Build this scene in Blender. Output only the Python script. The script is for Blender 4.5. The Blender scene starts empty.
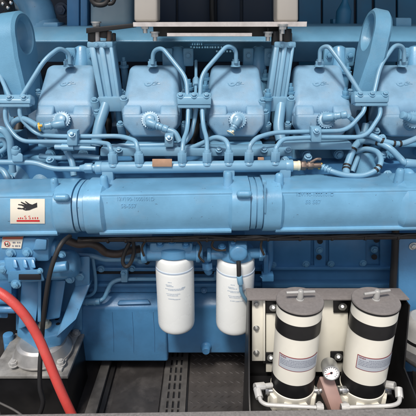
import bpy, bmesh, math, random
from mathutils import Vector, Matrix, Quaternion
random.seed(7)
R = math.radians
sc = bpy.context.scene
COL = sc.collection
# ---------------------------------------------------------------- camera
F, PITCH, CZ = 455.0, R(22.2), 1.25          # focal length in photo pixels (416 wide), tilt, height
cam = bpy.data.cameras.new('camera'); cam.sensor_width = 36.0
cam.lens = 36.0*F/416.0; cam.clip_start = 0.02; cam.clip_end = 500
co = bpy.data.objects.new('camera', cam); COL.objects.link(co)
co.location = (0, 0, CZ); co.rotation_euler = (R(90)-PITCH, 0, 0)
sc.camera = co
# ---------------------------------------------------------------- sky and sun (soft, overcast)
SUN_EL, SUN_AZ = R(58), R(200)               # azimuth clockwise from +Y: behind the camera, a little to the left
w = bpy.data.worlds.new('World'); sc.world = w; w.use_nodes = True
nt = w.node_tree; nt.nodes.clear()
sky = nt.nodes.new('ShaderNodeTexSky'); sky.sky_type = 'NISHITA'; sky.sun_disc = False
sky.sun_elevation = SUN_EL; sky.sun_rotation = SUN_AZ; sky.dust_density = 4.0; sky.air_density = 1.0; sky.ozone_density = 1.0
bg = nt.nodes.new('ShaderNodeBackground'); bg.inputs[1].default_value = 0.06
wo = nt.nodes.new('ShaderNodeOutputWorld')
nt.links.new(sky.outputs[0], bg.inputs[0]); nt.links.new(bg.outputs[0], wo.inputs[0])
sun = bpy.data.lights.new('sun', 'SUN'); sun.energy = 1.5; sun.angle = R(10); sun.color = (1.0, 0.95, 0.88)
so = bpy.data.objects.new('sun', sun); COL.objects.link(so)
sd = Vector((math.sin(SUN_AZ)*math.cos(SUN_EL), math.cos(SUN_AZ)*math.cos(SUN_EL), math.sin(SUN_EL)))
so.rotation_euler = sd.to_track_quat('Z', 'Y').to_euler(); so.location = sd*5
sc.view_settings.view_transform = 'Standard'; sc.view_settings.look = 'None'
sc.view_settings.exposure = 1.05; sc.view_settings.gamma = 1.0

# ---------------------------------------------------------------- helpers
cP, sP = math.cos(PITCH), math.sin(PITCH)
def ray(x, y):
    u, v = (x-208)/F, (208-y)/F
    return Vector((u, cP+sP*v, -sP+cP*v))
def P(x, y, Y):                              # world point at depth Y that lies along a photo direction
    d = ray(x, y); return d*(Y/d.y)+Vector((0, 0, CZ))
def PZ(x, y, z):                             # the same on a horizontal plane
    d = ray(x, y); return d*((z-CZ)/d.z)+Vector((0, 0, CZ))
def px(n, y, Y): return n/F*(Y/ray(208, y).y)   # n pixels in metres there
def V(*a): return Vector(a)

def frame_of(d):
    d = d.normalized(); a = V(0, 0, 1) if abs(d.z) < .9 else V(1, 0, 0)
    u = d.cross(a).normalized(); return u, d.cross(u).normalized()

class MB:
    def __init__(s): s.v = []; s.f = []
    def bm(s, b, M=None):
        n = len(s.v); b.verts.index_update()
        for v in b.verts: s.v.append((M @ v.co) if M else v.co.copy())
        for f in b.faces: s.f.append([n+v.index for v in f.verts])
        b.free(); return s
    def raw(s, vs, fs):
        n = len(s.v); s.v += [Vector(v) for v in vs]; s.f += [[n+i for i in f] for f in fs]; return s
    def hull(s, pts, bev=0.0, seg=2):
        b = bmesh.new()
        for p in pts: b.verts.new(p)
        r = bmesh.ops.convex_hull(b, input=b.verts)
        junk = [g for g in set(r['geom_interior']) | set(r['geom_unused']) if isinstance(g, bmesh.types.BMVert) and g.is_valid]
        if junk: bmesh.ops.delete(b, geom=junk, context='VERTS')
        bmesh.ops.dissolve_limit(b, angle_limit=0.03, verts=b.verts, edges=b.edges)
        bmesh.ops.recalc_face_normals(b, faces=b.faces)
        if bev: bevel(b, bev, seg)
        return s.bm(b)
    def box(s, c, size, bev=0.0, M=None, seg=2):
        x, y, z = [k/2 for k in size]; c = Vector(c)
        pts = [V(i*x, j*y, k*z) for i in (-1, 1) for j in (-1, 1) for k in (-1, 1)]
        if M: pts = [M @ p for p in pts]
        return s.hull([c+p for p in pts], bev, seg)
    def pbox(s, x0, y0, x1, y1, Y, dep, bev=0.0):            # a block whose front spans that rectangle at depth Y
        q = [P(x0, y0, Y), P(x1, y0, Y), P(x1, y1, Y), P(x0, y1, Y)]
        return s.hull(q+[p+V(0, dep, 0) for p in q], bev)
    def prism(s, pts, d, bev=0.0, seg=2):                    # outline (may be concave) pushed along d
        b = bmesh.new(); d = Vector(d)
        a = [b.verts.new(p) for p in pts]; e = [b.verts.new(p+d) for p in pts]
        b.faces.new(a); b.faces.new(e[::-1]); n = len(a)
        for i in range(n): b.faces.new((a[i], e[i], e[(i+1) % n], a[(i+1) % n]))
        bmesh.ops.recalc_face_normals(b, faces=b.faces)
        if bev: bevel(b, bev, seg)
        return s.bm(b)
    def cyl(s, a, b, r0, r1=None, seg=24, bev=0.0):
        a = Vector(a); b = Vector(b); r1 = r0 if r1 is None else r1
        pr = [(0, r0), (1, r1)]
        L = (b-a).length
        if bev:
            t = min(.4, bev/L); pr = [(0, r0-bev), (t*.3, r0-bev*.3), (t, r0), (1-t, r1), (1-t*.3, r1-bev*.3), (1, r1-bev)]
        return s.lathe(a, b-a, [(t*L, r) for t, r in pr], seg)
    def lathe(s, o, d, prof, seg=32):                        # prof: (distance along d, radius)
        o = Vector(o); d = Vector(d).normalized(); u, w_ = frame_of(d); vs = []; fs = []
        for h, r in prof:
            for k in range(seg):
                a = 2*math.pi*k/seg; vs.append(o+d*h+u*(r*math.cos(a))+w_*(r*math.sin(a)))
        for i in range(len(prof)-1):
            for k in range(seg):
                fs.append((i*seg+k, i*seg+(k+1) % seg, (i+1)*seg+(k+1) % seg, (i+1)*seg+k))
        fs.append(tuple(range(seg))[::-1]); n = (len(prof)-1)*seg; fs.append(tuple(n+k for k in range(seg)))
        return s.raw(vs, fs)
    def tube(s, pts, r, bend=.03, seg=12, smooth=False):
        pts = [Vector(p) for p in pts]; path = catmull(pts) if smooth else fillet(pts, bend)
        t0 = (path[1]-path[0]).normalized(); u, w_ = frame_of(t0); vs = []; fs = []
        for i, p in enumerate(path):
            t = (path[min(i+1, len(path)-1)]-path[max(i-1, 0)]).normalized()
            q = t0.rotation_difference(t); u = q @ u; w_ = q @ w_; t0 = t
            for k in range(seg):
                a = 2*math.pi*k/seg; vs.append(p+u*(r*math.cos(a))+w_*(r*math.sin(a)))
        n = len(path)
        for i in range(n-1):
            for k in range(seg): fs.append((i*seg+k, i*seg+(k+1) % seg, (i+1)*seg+(k+1) % seg, (i+1)*seg+k))
        fs.append(tuple(range(seg))[::-1]); fs.append(tuple((n-1)*seg+k for k in range(seg)))
        return s.raw(vs, fs)
    def hexa(s, a, b, r, bev=.0007): 
        a = Vector(a); b = Vector(b); d = b-a; u, w_ = frame_of(d)
        ring = [u*(r*math.cos(k*math.pi/3))+w_*(r*math.sin(k*math.pi/3)) for k in range(6)]
        return s.hull([a+q for q in ring]+[b+q for q in ring], min(bev, .0008), 2)
    def bolt(s, p, d, r=.009, h=None, washer=True):
        p = Vector(p); d = Vector(d).normalized(); h = h or r*.9
        if washer: s.cyl(p-d*r*.5, p+d*r*.22, r*1.45, seg=20)
        s.hexa(p+d*r*.2, p+d*(r*.2+h), r, r*.15)
        s.cyl(p+d*(r*.2+h), p+d*(r*.2+h*1.15), r*.5, seg=12)
        return s
    def build(s, name, mat, parent=None, origin=None, smooth=38):
        root = parent
        while root is not None and root.parent is not None: root = root.parent
        o = Vector(root.location) if root else Vector(origin or (0, 0, 0))
        me = bpy.data.meshes.new(name); me.from_pydata([v-o for v in s.v], [], s.f); me.update()
        me.materials.append(mat)
        me.polygons.foreach_set('use_smooth', [True]*len(me.polygons)); me.set_sharp_from_angle(angle=R(smooth))
        ob = bpy.data.objects.new(name, me); COL.objects.link(ob)
        if parent: ob.parent = parent
        else: ob.location = o
        return ob
def bevel(b, wd, seg):
    ed = [e for e in b.edges if len(e.link_faces) == 2 and e.calc_face_angle(0) > .35]
    bmesh.ops.bevel(b, geom=ed, offset=wd, segments=seg, profile=.5, affect='EDGES', clamp_overlap=True)
def fillet(p, bend):
    out = [p[0]]
    for i in range(1, len(p)-1):
        a, b, c = p[i-1], p[i], p[i+1]
        d = min(bend, (a-b).length*.48, (c-b).length*.48)
        s0 = b+(a-b).normalized()*d; s1 = b+(c-b).normalized()*d
        for k in range(7):
            t = k/6; out.append(s0*(1-t)**2+b*2*t*(1-t)+s1*t*t)
    out.append(p[-1]); return out
def catmull(p, n=8):
    q = [p[0]*2-p[1]]+p+[p[-1]*2-p[-2]]; out = []
    for i in range(1, len(q)-2):
        for k in range(n):
            t = k/n; a, b, c, d = q[i-1:i+3]
            out.append(.5*((2*b)+(c-a)*t+(2*a-5*b+4*c-d)*t*t+(3*b-a-3*c+d)*t**3))
    out.append(p[-1]); return out
def tag(o, label, cat, group=None, kind=None):
    if label: o['label'] = label
    if cat: o['category'] = cat
    if group: o['group'] = group
    if kind: o['kind'] = kind
    return o
def thing(name, loc, label, cat, group=None):
    o = bpy.data.objects.new(name, None); COL.objects.link(o); o.location = loc; o.empty_display_size = .05
    return tag(o, label, cat, group)
def copy_tree(o, dx=None, parent=None):
    c = o.copy(); COL.objects.link(c)
    if parent: c.parent = parent
    if dx is not None: c.location = Vector(o.location)+Vector(dx)
    for ch in list(o.children): copy_tree(ch, None, c)
    return c
def text_mb(txt, size, fn, ext=.0006, mb=None, align='LEFT', font_sx=1.0):
    cu = bpy.data.curves.new('t', 'FONT'); cu.body = txt; cu.size = size; cu.extrude = ext; cu.align_x = align
    ob = bpy.data.objects.new('t', cu); COL.objects.link(ob)
    dg = bpy.context.evaluated_depsgraph_get(); me = ob.evaluated_get(dg).to_mesh()
    mb = mb or MB()
    mb.raw([fn(v.co.x*font_sx, v.co.y, v.co.z) for v in me.vertices], [list(p.vertices) for p in me.polygons])
    ob.evaluated_get(dg).to_mesh_clear(); bpy.data.objects.remove(ob); bpy.data.curves.remove(cu)
    return mb

# ---------------------------------------------------------------- materials
def mat(name, col, rough=.5, metal=0.0, var=.12, vscale=9.0, bump=.0, bscale=220.0, dirt=None, dirt_amt=.0, dscale=5.0, coat=0.0, spec=.5, rvar=.12, chips=None):
    m = bpy.data.materials.new(name); m.use_nodes = True; n = m.node_tree; N = n.nodes; L = n.links
    b = N['Principled BSDF']; b.inputs['Roughness'].default_value = rough; b.inputs['Metallic'].default_value = metal
    b.inputs['Specular IOR Level'].default_value = spec
    b.inputs['Coat Weight'].default_value = coat; b.inputs['Coat Roughness'].default_value = .25
    tc = N.new('ShaderNodeTexCoord')
    no = N.new('ShaderNodeTexNoise'); no.inputs['Scale'].default_value = vscale; no.inputs['Detail'].default_value = 6; no.inputs['Roughness'].default_value = .62
    L.new(tc.outputs['Object'], no.inputs['Vector'])
    rp = N.new('ShaderNodeValToRGB'); rp.color_ramp.elements[0].position = .3; rp.color_ramp.elements[1].position = .7
    c = Vector(col[:3])
    rp.color_ramp.elements[0].color = (*(c*(1-var)), 1); rp.color_ramp.elements[1].color = (*[min(1, k) for k in c*(1+var)], 1)
    L.new(no.outputs['Fac'], rp.inputs['Fac']); out = rp.outputs['Color']
    def layer(src, col2, scale, lo, hi, amt, det=8):
        n2 = N.new('ShaderNodeTexNoise'); n2.inputs['Scale'].default_value = scale; n2.inputs['Detail'].default_value = det; n2.inputs['Roughness'].default_value = .7
        L.new(tc.outputs['Object'], n2.inputs['Vector'])
        r2 = N.new('ShaderNodeValToRGB'); r2.color_ramp.elements[0].position = lo; r2.color_ramp.elements[1].position = hi
        r2.color_ramp.elements[0].color = (0, 0, 0, 1); r2.color_ramp.elements[1].color = (amt, amt, amt, 1)
        L.new(n2.outputs['Fac'], r2.inputs['Fac'])
        mx = N.new('ShaderNodeMix'); mx.data_type = 'RGBA'
        L.new(r2.outputs['Color'], mx.inputs[0]); L.new(src, mx.inputs[6]); mx.inputs[7].default_value = (*col2[:3], 1)
        return mx.outputs[2]
    if dirt: out = layer(out, dirt, dscale, .5, .72, dirt_amt)
    if chips: out = layer(out, chips, 75, .68, .70, .7, 4)
    L.new(out, b.inputs['Base Color'])
    mr = N.new('ShaderNodeMapRange'); mr.inputs['To Min'].default_value = max(.02, rough-rvar); mr.inputs['To Max'].default_value = min(1, rough+rvar)
    L.new(no.outputs['Fac'], mr.inputs['Value']); L.new(mr.outputs['Result'], b.inputs['Roughness'])
    if bump:
        nb = N.new('ShaderNodeTexNoise'); nb.inputs['Scale'].default_value = bscale; nb.inputs['Detail'].default_value = 3
        L.new(tc.outputs['Object'], nb.inputs['Vector'])
        bu = N.new('ShaderNodeBump'); bu.inputs['Strength'].default_value = bump; bu.inputs['Distance'].default_value = .002
        L.new(nb.outputs['Fac'], bu.inputs['Height']); L.new(bu.outputs['Normal'], b.inputs['Normal'])
    return m
DUST = (.30, .33, .36)
BLUE = (.12, .30, .455)
M = dict(
 cast=mat('blue_cast_paint', BLUE, .40, bump=.25, bscale=330, dirt=DUST, dirt_amt=.28, dscale=4),
 cover=mat('blue_cover_paint', (.17, .325, .47), .46, bump=.22, bscale=420, dirt=DUST, dirt_amt=.5, dscale=6, var=.16, vscale=14, chips=(.10, .17, .24)),
 smooth=mat('blue_smooth_paint', (.135, .33, .51), .32, var=.15, bump=.12, bscale=190, dirt=DUST, dirt_amt=.3, dscale=5, chips=(.06, .10, .15)),
 pipe=mat('blue_pipe_paint', (.165, .335, .475), .34, bump=.05, dirt=DUST, dirt_amt=.25, dscale=12),
 sump=mat('dimmed_blue_paint', (.070, .225, .43), .38, bump=.2, bscale=150, dirt=(.06, .10, .17), dirt_amt=.55, dscale=6),  # engine blue made deeper: the weaker light low down is in the colour
 mid=mat('shaded_blue_paint', (.085, .255, .45), .33, bump=.2, bscale=170, dirt=(.10, .13, .17), dirt_amt=.5, dscale=9, chips=(.03, .05, .07)),  # same engine blue, darkened to paint in the shade around pump and bracket
 dirty=mat('grimy_blue_paint', (.075, .22, .42), .5, bump=.3, bscale=70, dirt=(.06, .065, .08), dirt_amt=.75, dscale=9),
 valley=mat('gap_shade_blue_paint', (.035, .085, .15), .5, bump=.3, bscale=80, dirt=(.012, .013, .016), dirt_amt=.8, dscale=7),  # near-black blue: shade of the gaps between covers put into the colour
 wall=mat('shaded_navy_paint', (.008, .025, .055), .5, dirt=(.015, .03, .05), dirt_amt=.4, dscale=2),  # almost black, so the dimness at the back is part of the colour
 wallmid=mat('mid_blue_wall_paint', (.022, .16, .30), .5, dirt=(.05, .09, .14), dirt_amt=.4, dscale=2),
 steel=mat('zinc_steel', (.55, .56, .56), .35, .85, var=.15, vscale=20),
 alu=mat('spun_aluminium', (.52, .51, .49), .46, .75, var=.12, vscale=25, dirt=(.3, .29, .27), dirt_amt=.4),
 edge=mat('bare_steel_edge', (.62, .58, .56), .4, .35, var=.15, vscale=30, dirt=(.3, .25, .22), dirt_amt=.4, dscale=14),
 beige=mat('beige_grey_steel', (.42, .40, .37), .45, .2, var=.1, vscale=10, dirt=(.25, .24, .22), dirt_amt=.4),
 black=mat('black_satin_paint', (.010, .010, .011), .4, var=.3, vscale=14, bump=.05, dirt=(.035, .032, .03), dirt_amt=.4, dscale=8),
 rubber=mat('black_rubber', (.014, .014, .015), .55, var=.3),
 brown=mat('brown_loom_sleeve', (.016, .012, .010), .6, var=.4, vscale=40, bump=.5, bscale=300),
 red=mat('red_rubber_hose', (.56, .065, .055), .42, var=.08, vscale=25, dirt=(.34, .13, .11), dirt_amt=.45, dscale=22, bump=.25, bscale=400),
 cream=mat('cream_enamel', (.80, .78, .69), .32, var=.04, dirt=(.6, .57, .48), dirt_amt=.25, dscale=8, bump=.03),
 white=mat('white_filter_enamel', (.78, .81, .80), .28, var=.03, dirt=(.62, .62, .58), dirt_amt=.12, dscale=14),
 lidgrey=mat('dusty_brown_grey', (.19, .175, .168), .75, var=.12, vscale=120, dirt=(.22, .21, .205), dirt_amt=.5, dscale=30),
 ledge=mat('dusty_grey_ledge', (.18, .165, .16), .75, var=.12, vscale=120, dirt=(.22, .21, .205), dirt_amt=.5, dscale=20),
 sill=mat('speckled_grey_sill', (.20, .19, .185), .8, var=.3, vscale=140, dirt=(.2, .19, .18), dirt_amt=.5, dscale=30),
 plate=mat('grimy_steel_plate', (.030, .028, .028), .5, var=.35, vscale=14, bump=.25, bscale=60, dirt=(.085, .08, .078), dirt_amt=.7, dscale=11),
 tread=mat('brown_tread_plate', (.060, .055, .053), .38, var=.3, vscale=10, bump=.15, bscale=90, dirt=(.016, .015, .015), dirt_amt=.95, dscale=3.2),
 strip=mat('worn_grey_strip', (.075, .072, .07), .6, var=.35, vscale=26, dirt=(.05, .048, .045), dirt_amt=.6, dscale=20),
 pedtop=mat('scuffed_steel_top', (.30, .295, .28), .45, .3, var=.3, vscale=25, dirt=(.12, .11, .1), dirt_amt=.6, dscale=14),
 galv=mat('pale_galvanised', (.58, .58, .56), .45, .25, var=.12, vscale=22, dirt=(.36, .35, .33), dirt_amt=.5, dscale=15),
 palegrey=mat('pale_grey_plate', (.38, .38, .37), .5, .1, var=.12, vscale=18, dirt=(.25, .24, .22), dirt_amt=.5, dscale=12),
 copper=mat('pinkish_brown_bracket', (.30, .19, .165), .5, .1, var=.12, vscale=16, dirt=(.25, .15, .12), dirt_amt=.4),
 card=mat('tan_tag', (.42, .25, .16), .8, var=.15, vscale=30),
 paper=mat('sticker_paper', (.72, .68, .58), .4, var=.03),
 ink=mat('black_ink', (.015, .015, .018), .5, var=.05),
 redink=mat('red_ink', (.62, .02, .025), .45, var=.05),
 darkred=mat('dark_red_ink', (.24, .02, .03), .45, var=.05),
 brownink=mat('rust_red_header', (.30, .07, .04), .5, var=.1),
 labelblue=mat('blue_grey_label', (.45, .49, .54), .4, var=.04),
 faint=mat('faint_blue_print', (.42, .50, .60), .4, var=.05),
 darkprint=mat('grey_print', (.20, .22, .28), .45, var=.05),
 yellow=mat('yellow_clip', (.72, .42, .06), .45, var=.1),
 ivory=mat('ivory_nut', (.70, .64, .48), .45, .1, var=.1),
 brass=mat('brown_brass', (.17, .13, .11), .5, .6, var=.3, vscale=40),
 dial=mat('white_dial', (.85, .85, .84), .3, var=.02),
 hole=mat('black_hole', (.006, .007, .01), .7, var=.1),
 corr=mat('corrugated_brown_hose', (.045, .032, .026), .5, var=.3, vscale=40),
 concrete=mat('pale_concrete', (.40, .39, .37), .85, var=.12, vscale=3, bump=.3, bscale=40),
 tank=mat('grey_blue_tank', (.17, .25, .30), .4, var=.06, dirt=DUST, dirt_amt=.3),
)
TOCAM = V(0, -1, 0)
NC = V(0, -.7, .7)                                   # outward normal of the tilted bank

# ================================================================ THE SETTING
def sheet(name, x0, x1, y0, y1, z, m, th=.01):
    mb = MB(); mb.box(((x0+x1)/2, (y0+y1)/2, z-th/2), (x1-x0, y1-y0, th))
    return mb
tag(sheet('floor', -1.6, 1.6, .905, 2.5, 0, None).build('floor', M['plate']), None, None, kind='structure')
tag(sheet('ground', -40, 40, -60, .60, -.12, None, .05).build('ground', M['concrete']), None, None, kind='structure')

# front sill of the enclosure
a, b = P(80, 412.6, .93), P(430, 407.2, .93); sl = (b-a)/(b.x-a.x)
A0 = a+sl*(-1.6-a.x); B0 = a+sl*(1.6-a.x)
mb = MB(); mb.hull([A0, B0, A0+V(0, -.33, 0), B0+V(0, -.33, 0)]+[p+V(0, yy, -.42) for p in (A0, B0) for yy in (0, -.33)], .006)
sill = mb.build('floor_sill', M['sill'], None, (0, .75, .1)); tag(sill, 'speckled grey sill running along the front of the engine bay floor', 'sill')

# back wall of the enclosure
bw = thing('enclosure_wall', (0, 2.3, 0), 'sheet metal wall behind the engine, shade painted in as dark navy', 'wall')
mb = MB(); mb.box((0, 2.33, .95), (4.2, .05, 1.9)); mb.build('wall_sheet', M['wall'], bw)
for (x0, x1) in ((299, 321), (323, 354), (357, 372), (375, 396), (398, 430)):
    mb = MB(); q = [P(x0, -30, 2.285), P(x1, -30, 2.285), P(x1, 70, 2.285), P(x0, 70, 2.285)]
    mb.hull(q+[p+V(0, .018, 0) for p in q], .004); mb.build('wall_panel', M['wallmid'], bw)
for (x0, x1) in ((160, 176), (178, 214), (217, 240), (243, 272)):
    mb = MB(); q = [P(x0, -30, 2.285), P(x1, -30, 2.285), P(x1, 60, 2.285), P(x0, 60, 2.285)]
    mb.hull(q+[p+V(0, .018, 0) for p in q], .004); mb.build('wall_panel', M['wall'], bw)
mb = MB(); mb.tube([P(212, -20, 2.25), P(212, 14, 2.25), P(214, 40, 2.25)], .012); mb.build('conduit', M['black'], bw)
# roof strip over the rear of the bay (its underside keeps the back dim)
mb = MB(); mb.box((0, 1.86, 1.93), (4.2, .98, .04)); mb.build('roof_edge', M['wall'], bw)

# ================================================================ THE ENGINE
eng = thing('diesel_engine', (0, 1.5, 0), 'large light blue diesel engine with a row of pale rocker covers', 'engine')
def part(mb, name, m, parent=None): return mb.build(name, M[m] if isinstance(m, str) else m, parent or eng)

# --- block
mb = MB()
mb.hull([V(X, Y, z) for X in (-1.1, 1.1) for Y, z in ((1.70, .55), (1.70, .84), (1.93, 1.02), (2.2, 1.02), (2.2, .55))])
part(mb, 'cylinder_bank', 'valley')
for x in (17, 105.5, 193.5, 281, 369):                                # dark hose and valley brace in each gap
    mb = MB(); mb.tube([P(x-3, 100, 1.62), P(x+2, 122, 1.58), P(x-2, 150, 1.53), P(x+1, 175, 1.50)], .016, smooth=True); part(mb, 'valley_hose', 'rubber')
    mb = MB(); mb.pbox(x-9, 112, x+7, 124, 1.66, .05, .006); mb.cyl(P(x+2, 112, 1.655), P(x+2, 106, 1.66), .012); part(mb, 'valley_brace', 'cast')
mb = MB()
zc0, zc1 = P(208, 292, 1.40).z, .83
mb.box((0, 1.55, (zc0+zc1)/2), (2.2, .30, zc1-zc0))
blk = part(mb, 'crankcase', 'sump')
# horizontal ribs on the crankcase side
mb = MB()
mb.pbox(96, 268, 262, 271.5, 1.385, .03, .003)
mb.pbox(92, 284, 262, 287, 1.38, .03, .003)
mb.pbox(262, 267.5, 392, 270.5, 1.375, .04, .003)
mb.pbox(262, 284, 392, 288, 1.37, .04, .003)
part(mb, 'rib', 'sump', blk)
mb = MB(); mb.pbox(96, 271.6, 262, 274, 1.392, .02); part(mb, 'groove', 'hole', blk)
for (x0, x1) in ((271, 311), (314, 326), (329, 366), (380, 392)):
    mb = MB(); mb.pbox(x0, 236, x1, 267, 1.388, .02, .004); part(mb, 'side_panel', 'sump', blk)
for (x, y) in ((273, 265), (306, 264), (331, 264), (363, 263), (319.5, 250), (374.5, 249.5), (101, 269), (132, 268.5), (84, 268)):
    mb = MB(); mb.bolt(P(x, y, 1.385), TOCAM, .0085); part(mb, 'bolt', 'smooth', blk)
for (x, y) in ((320, 241.3), (319, 257.3), (376.5, 240), (374.3, 257), (147, 262)):
    mb = MB(); mb.cyl(P(x, y, 1.378), P(x, y, 1.40), .0095, seg=20); part(mb, 'bolt_hole', 'hole', blk)

# --- sump (deep oil pan)
sy = 1.36
zb = P(208, 362, sy).z; zs = P(208, 308, sy).z; zt = P(208, 293, 1.40).z
def yz(x, lst): return [V(x, y, z) for y, z in lst]
mb = MB()
xl, xm, xr = P(88, 350, sy).x, P(171, 350, sy).x, P(395, 350, sy).x
prof = [(sy, zb), (sy, zs), (1.405, zt), (1.9, zt), (1.9, zb)]
mb.hull(yz(xl-.22, prof)+yz(xm-.012, prof), .010, 3)
prof2 = [(sy+.012, zb+.028), (sy+.012, zs-.002), (1.412, zt-.002), (1.9, zt-.002), (1.9, zb+.028)]
mb.hull(yz(xm-.030, prof2)+yz(xr, prof2), .010, 3)
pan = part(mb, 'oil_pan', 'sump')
mb = MB()
mb.hull([P(119, 300, 1.372), P(148, 299, 1.372), P(117, 305, 1.357), P(151, 304, 1.357), P(119, 301, 1.42), P(148, 300, 1.42), P(117, 307, 1.40), P(151, 306, 1.40)], .006)
part(mb, 'cast_boss', 'dirty', pan)
mb = MB(); p = P(206, 347, sy+.012); mb.lathe(p+V(0, .01, 0), TOCAM, [(0, .021), (.012, .021), (.016, .018), (.018, .0165), (.032, .0155), (.036, .013), (.0361, .004)], 28); part(mb, 'drain_plug', 'sump', pan)
for x in (112, 132, 153):
    mb = MB(); mb.tube([P(x, 312, sy-.001), P(x+1.5, 335, sy-.001), P(x+1.5, 352, sy-.001)], .0008, seg=6); part(mb, 'seam', 'dirty', pan)

for x in (92, 108, 160, 204, 256, 284, 312, 340, 368):
    mb = MB(); mb.bolt(P(x, 290.5, 1.385), V(0, -.7, .7), .0068); part(mb, 'flange_bolt', 'sump', pan)
# --- manifold along the side (coolant pipe in three bolted sections)
slope = (P(400, 203, 1.16).z-P(10, 209, 1.16).z)/(P(400, 203, 1.16).x-P(10, 209, 1.16).x)
def zm(x): return slope*x
ZT = CZ-.429; ZB = CZ-.5466
def manX(x): return P(x, 210, 1.16).x
def sect(mb, x0, x1, prof, closed=True):
    n = len(prof); vs = []; fs = []
    xs = [x0+(x1-x0)*i/12 for i in range(13)]
    for x in xs:
        for (y, z) in prof: vs.append(V(x, y, z+zm(x)))
    for i in range(12):
        for k in range(n): fs.append((i*n+k, i*n+(k+1) % n, (i+1)*n+(k+1) % n, (i+1)*n+k))
    fs.append(tuple(range(n))[::-1]); fs.append(tuple(12*n+k for k in range(n)))
    mb.raw(vs, fs)
H = ZT-ZB
main = [(1.318, ZT-.004), (1.30, ZT+.002), (1.19, ZT), (1.180, ZT+.001), (1.171, ZT-.0005), (1.1665, ZT-.004), (1.1665, ZT-.009)]
for k in range(9):
    t = k/8; a_ = -1.05+2.1*t
    main.append((1.1655-.017*math.cos(a_)+.008, ZT-.010-(H-.022)*t))
main += [(1.166, ZB+.008), (1.162, ZB+.006), (1.1605, ZB+.001), (1.163, ZB-.005), (1.172, ZB-.009), (1.32, ZB-.02)]
def rnd(ry, rz, cy=1.238, cz=None, n=40, e=.72):
    cz = (ZT+ZB)/2-.002 if cz is None else cz; o = []
    for k in range(n):
        a_ = 2*math.pi*k/n; c, s = math.cos(a_), math.sin(a_)
        o.append((cy-ry*math.copysign(abs(c)**e, c), cz+rz*math.copysign(abs(s)**e, s)))
    return o
SL = rnd(.0905, .0715); RG = rnd(.0865, .0675); GR = rnd(.080, .0615); CO = rnd(.0925, .0735)
def manifold_section(xa, xb, sleeve_r=True, col_l=True, bosses=()):
    mb = MB(); Xa, Xb = manX(xa), manX(xb)
    sect(mb, Xa+(.036 if col_l else 0), Xb-(.05 if sleeve_r else 0), main)
    def trans(x0, x1, p0, p1):                        # flared web between round end and square run
        n = len(p0); vs = [V(x0, y, z+zm(x0)) for y, z in p0]+[V(x1, y, z+zm(x1)) for y, z in p1]
        mb.raw(vs, [(k, (k+1) % n, n+(k+1) % n, n+k) for k in range(n)]+[tuple(range(n))[::-1], tuple(range(n, 2*n))])
    if col_l:
        sect(mb, Xa, Xa+manX(100)-manX(83), CO); trans(Xa+manX(100)-manX(83), Xa+manX(104)-manX(83), CO, GR)
    if sleeve_r:
        sect(mb, Xb-(manX(250)-manX(232)), Xb, SL); trans(Xb-(manX(250)-manX(228)), Xb-(manX(250)-manX(232)), GR, SL)
    return mb
def boss_top(x, r=.011, h=.03):
    mb = MB(); X = manX(x); z = ZT+zm(X)
    mb.lathe(V(X, 1.215, z-.05), V(0, 0, 1), [(0, r*1.7), (.04, r*1.5), (.05, r*1.15), (.05+h*.7, r), (.05+h*.9, r*.93), (.05+h, r*.7)], 24); return mb
def side_bump(x0, x1, y):
    mb = MB(); mb.tube([P(x0, y, 1.153), P(x1, y, 1.153)], .010, seg=16)
    for x in (x0, x1): 
        mb.lathe(P(x, y, 1.153)-V(.010 if x == x0 else -.010, 0, 0), V(1 if x == x0 else -1, 0, 0), [(0, .001), (.002, .006), (.005, .0087), (.010, .010)], 16)
    return mb
for i, (xa, xb, sr, cl, bs, bump_) in enumerate([(-130, 72, True, False, [(51, .011, .03)], (57, 66, 197.5)), (84, 250, True, True, [(102, .011, .036), (228.5, .012, .042)], (240, 248.5, 194)), (264, 520, False, True, [(280.5, .012, .034), (402.5, .012, .042)], None)]):
    s_ = part(manifold_section(xa, xb, sr, cl), 'coolant_manifold', 'smooth')
    for (x, r, h) in bs: part(boss_top(x, r, h), 'cast_boss', 'smooth', s_)
    if bump_: part(side_bump(*bump_), 'cast_bump', 'smooth', s_)
    if i == 2:
        mb = MB(); X0 = manX(406); sect(mb, X0, X0+.4, SL)
        n = len(SL); x0 = X0-.02
        mb.raw([V(x0, y, z+zm(x0)) for y, z in GR]+[V(X0, y, z+zm(X0)) for y, z in SL], [(k, (k+1) % n, n+(k+1) % n, n+k) for k in range(n)])
        part(mb, 'flange', 'smooth', s_)
    if i:
        x = (117, 298)[i-1]; y1, y2 = (202, 209) if i == 1 else (197.5, 205)
        o = P(x-1.5, y1, 1.1505); o2 = P(x+3 if i == 1 else x+8, y2, 1.1475)
        def fc(X, z): t = min(1, max(0, (ZT-.010-(z-zm(X)))/(H-.022))); return 1.1735-.017*math.cos(-1.05+2.1*t)
        mb = text_mb('12V190-1000101D', px(5.0, 200, 1.15), lambda a, b_, c: V(o.x+a, fc(o.x+a, o.z+b_)-c, o.z+b_), .0013)
        text_mb('58-557' if i == 1 else '58 587', px(5.6, 205, 1.15), lambda a, b_, c: V(o2.x+a, fc(o2.x+a, o2.z+b_)-c, o2.z+b_), .0013, mb)
        part(mb, 'raised_lettering', 'smooth', s_)
for (xa, xb) in ((72, 84), (250, 264)):
    mb = MB(); a_, b_ = manX(xa), manX(xb); d = b_-a_
    sect(mb, a_-.01, b_+.01, GR); sect(mb, a_+d*.08, a_+d*.44, RG); sect(mb, a_+d*.54, a_+d*.93, RG)
    part(mb, 'joint_ring', 'smooth')
mb = MB(); mb.pbox(264.3, 184, 266, 213, 1.141, .01, .001); mb.pbox(262.5, 181, 266.5, 185, 1.142, .02, .002); part(mb, 'seal_clip', 'smooth')
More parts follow.
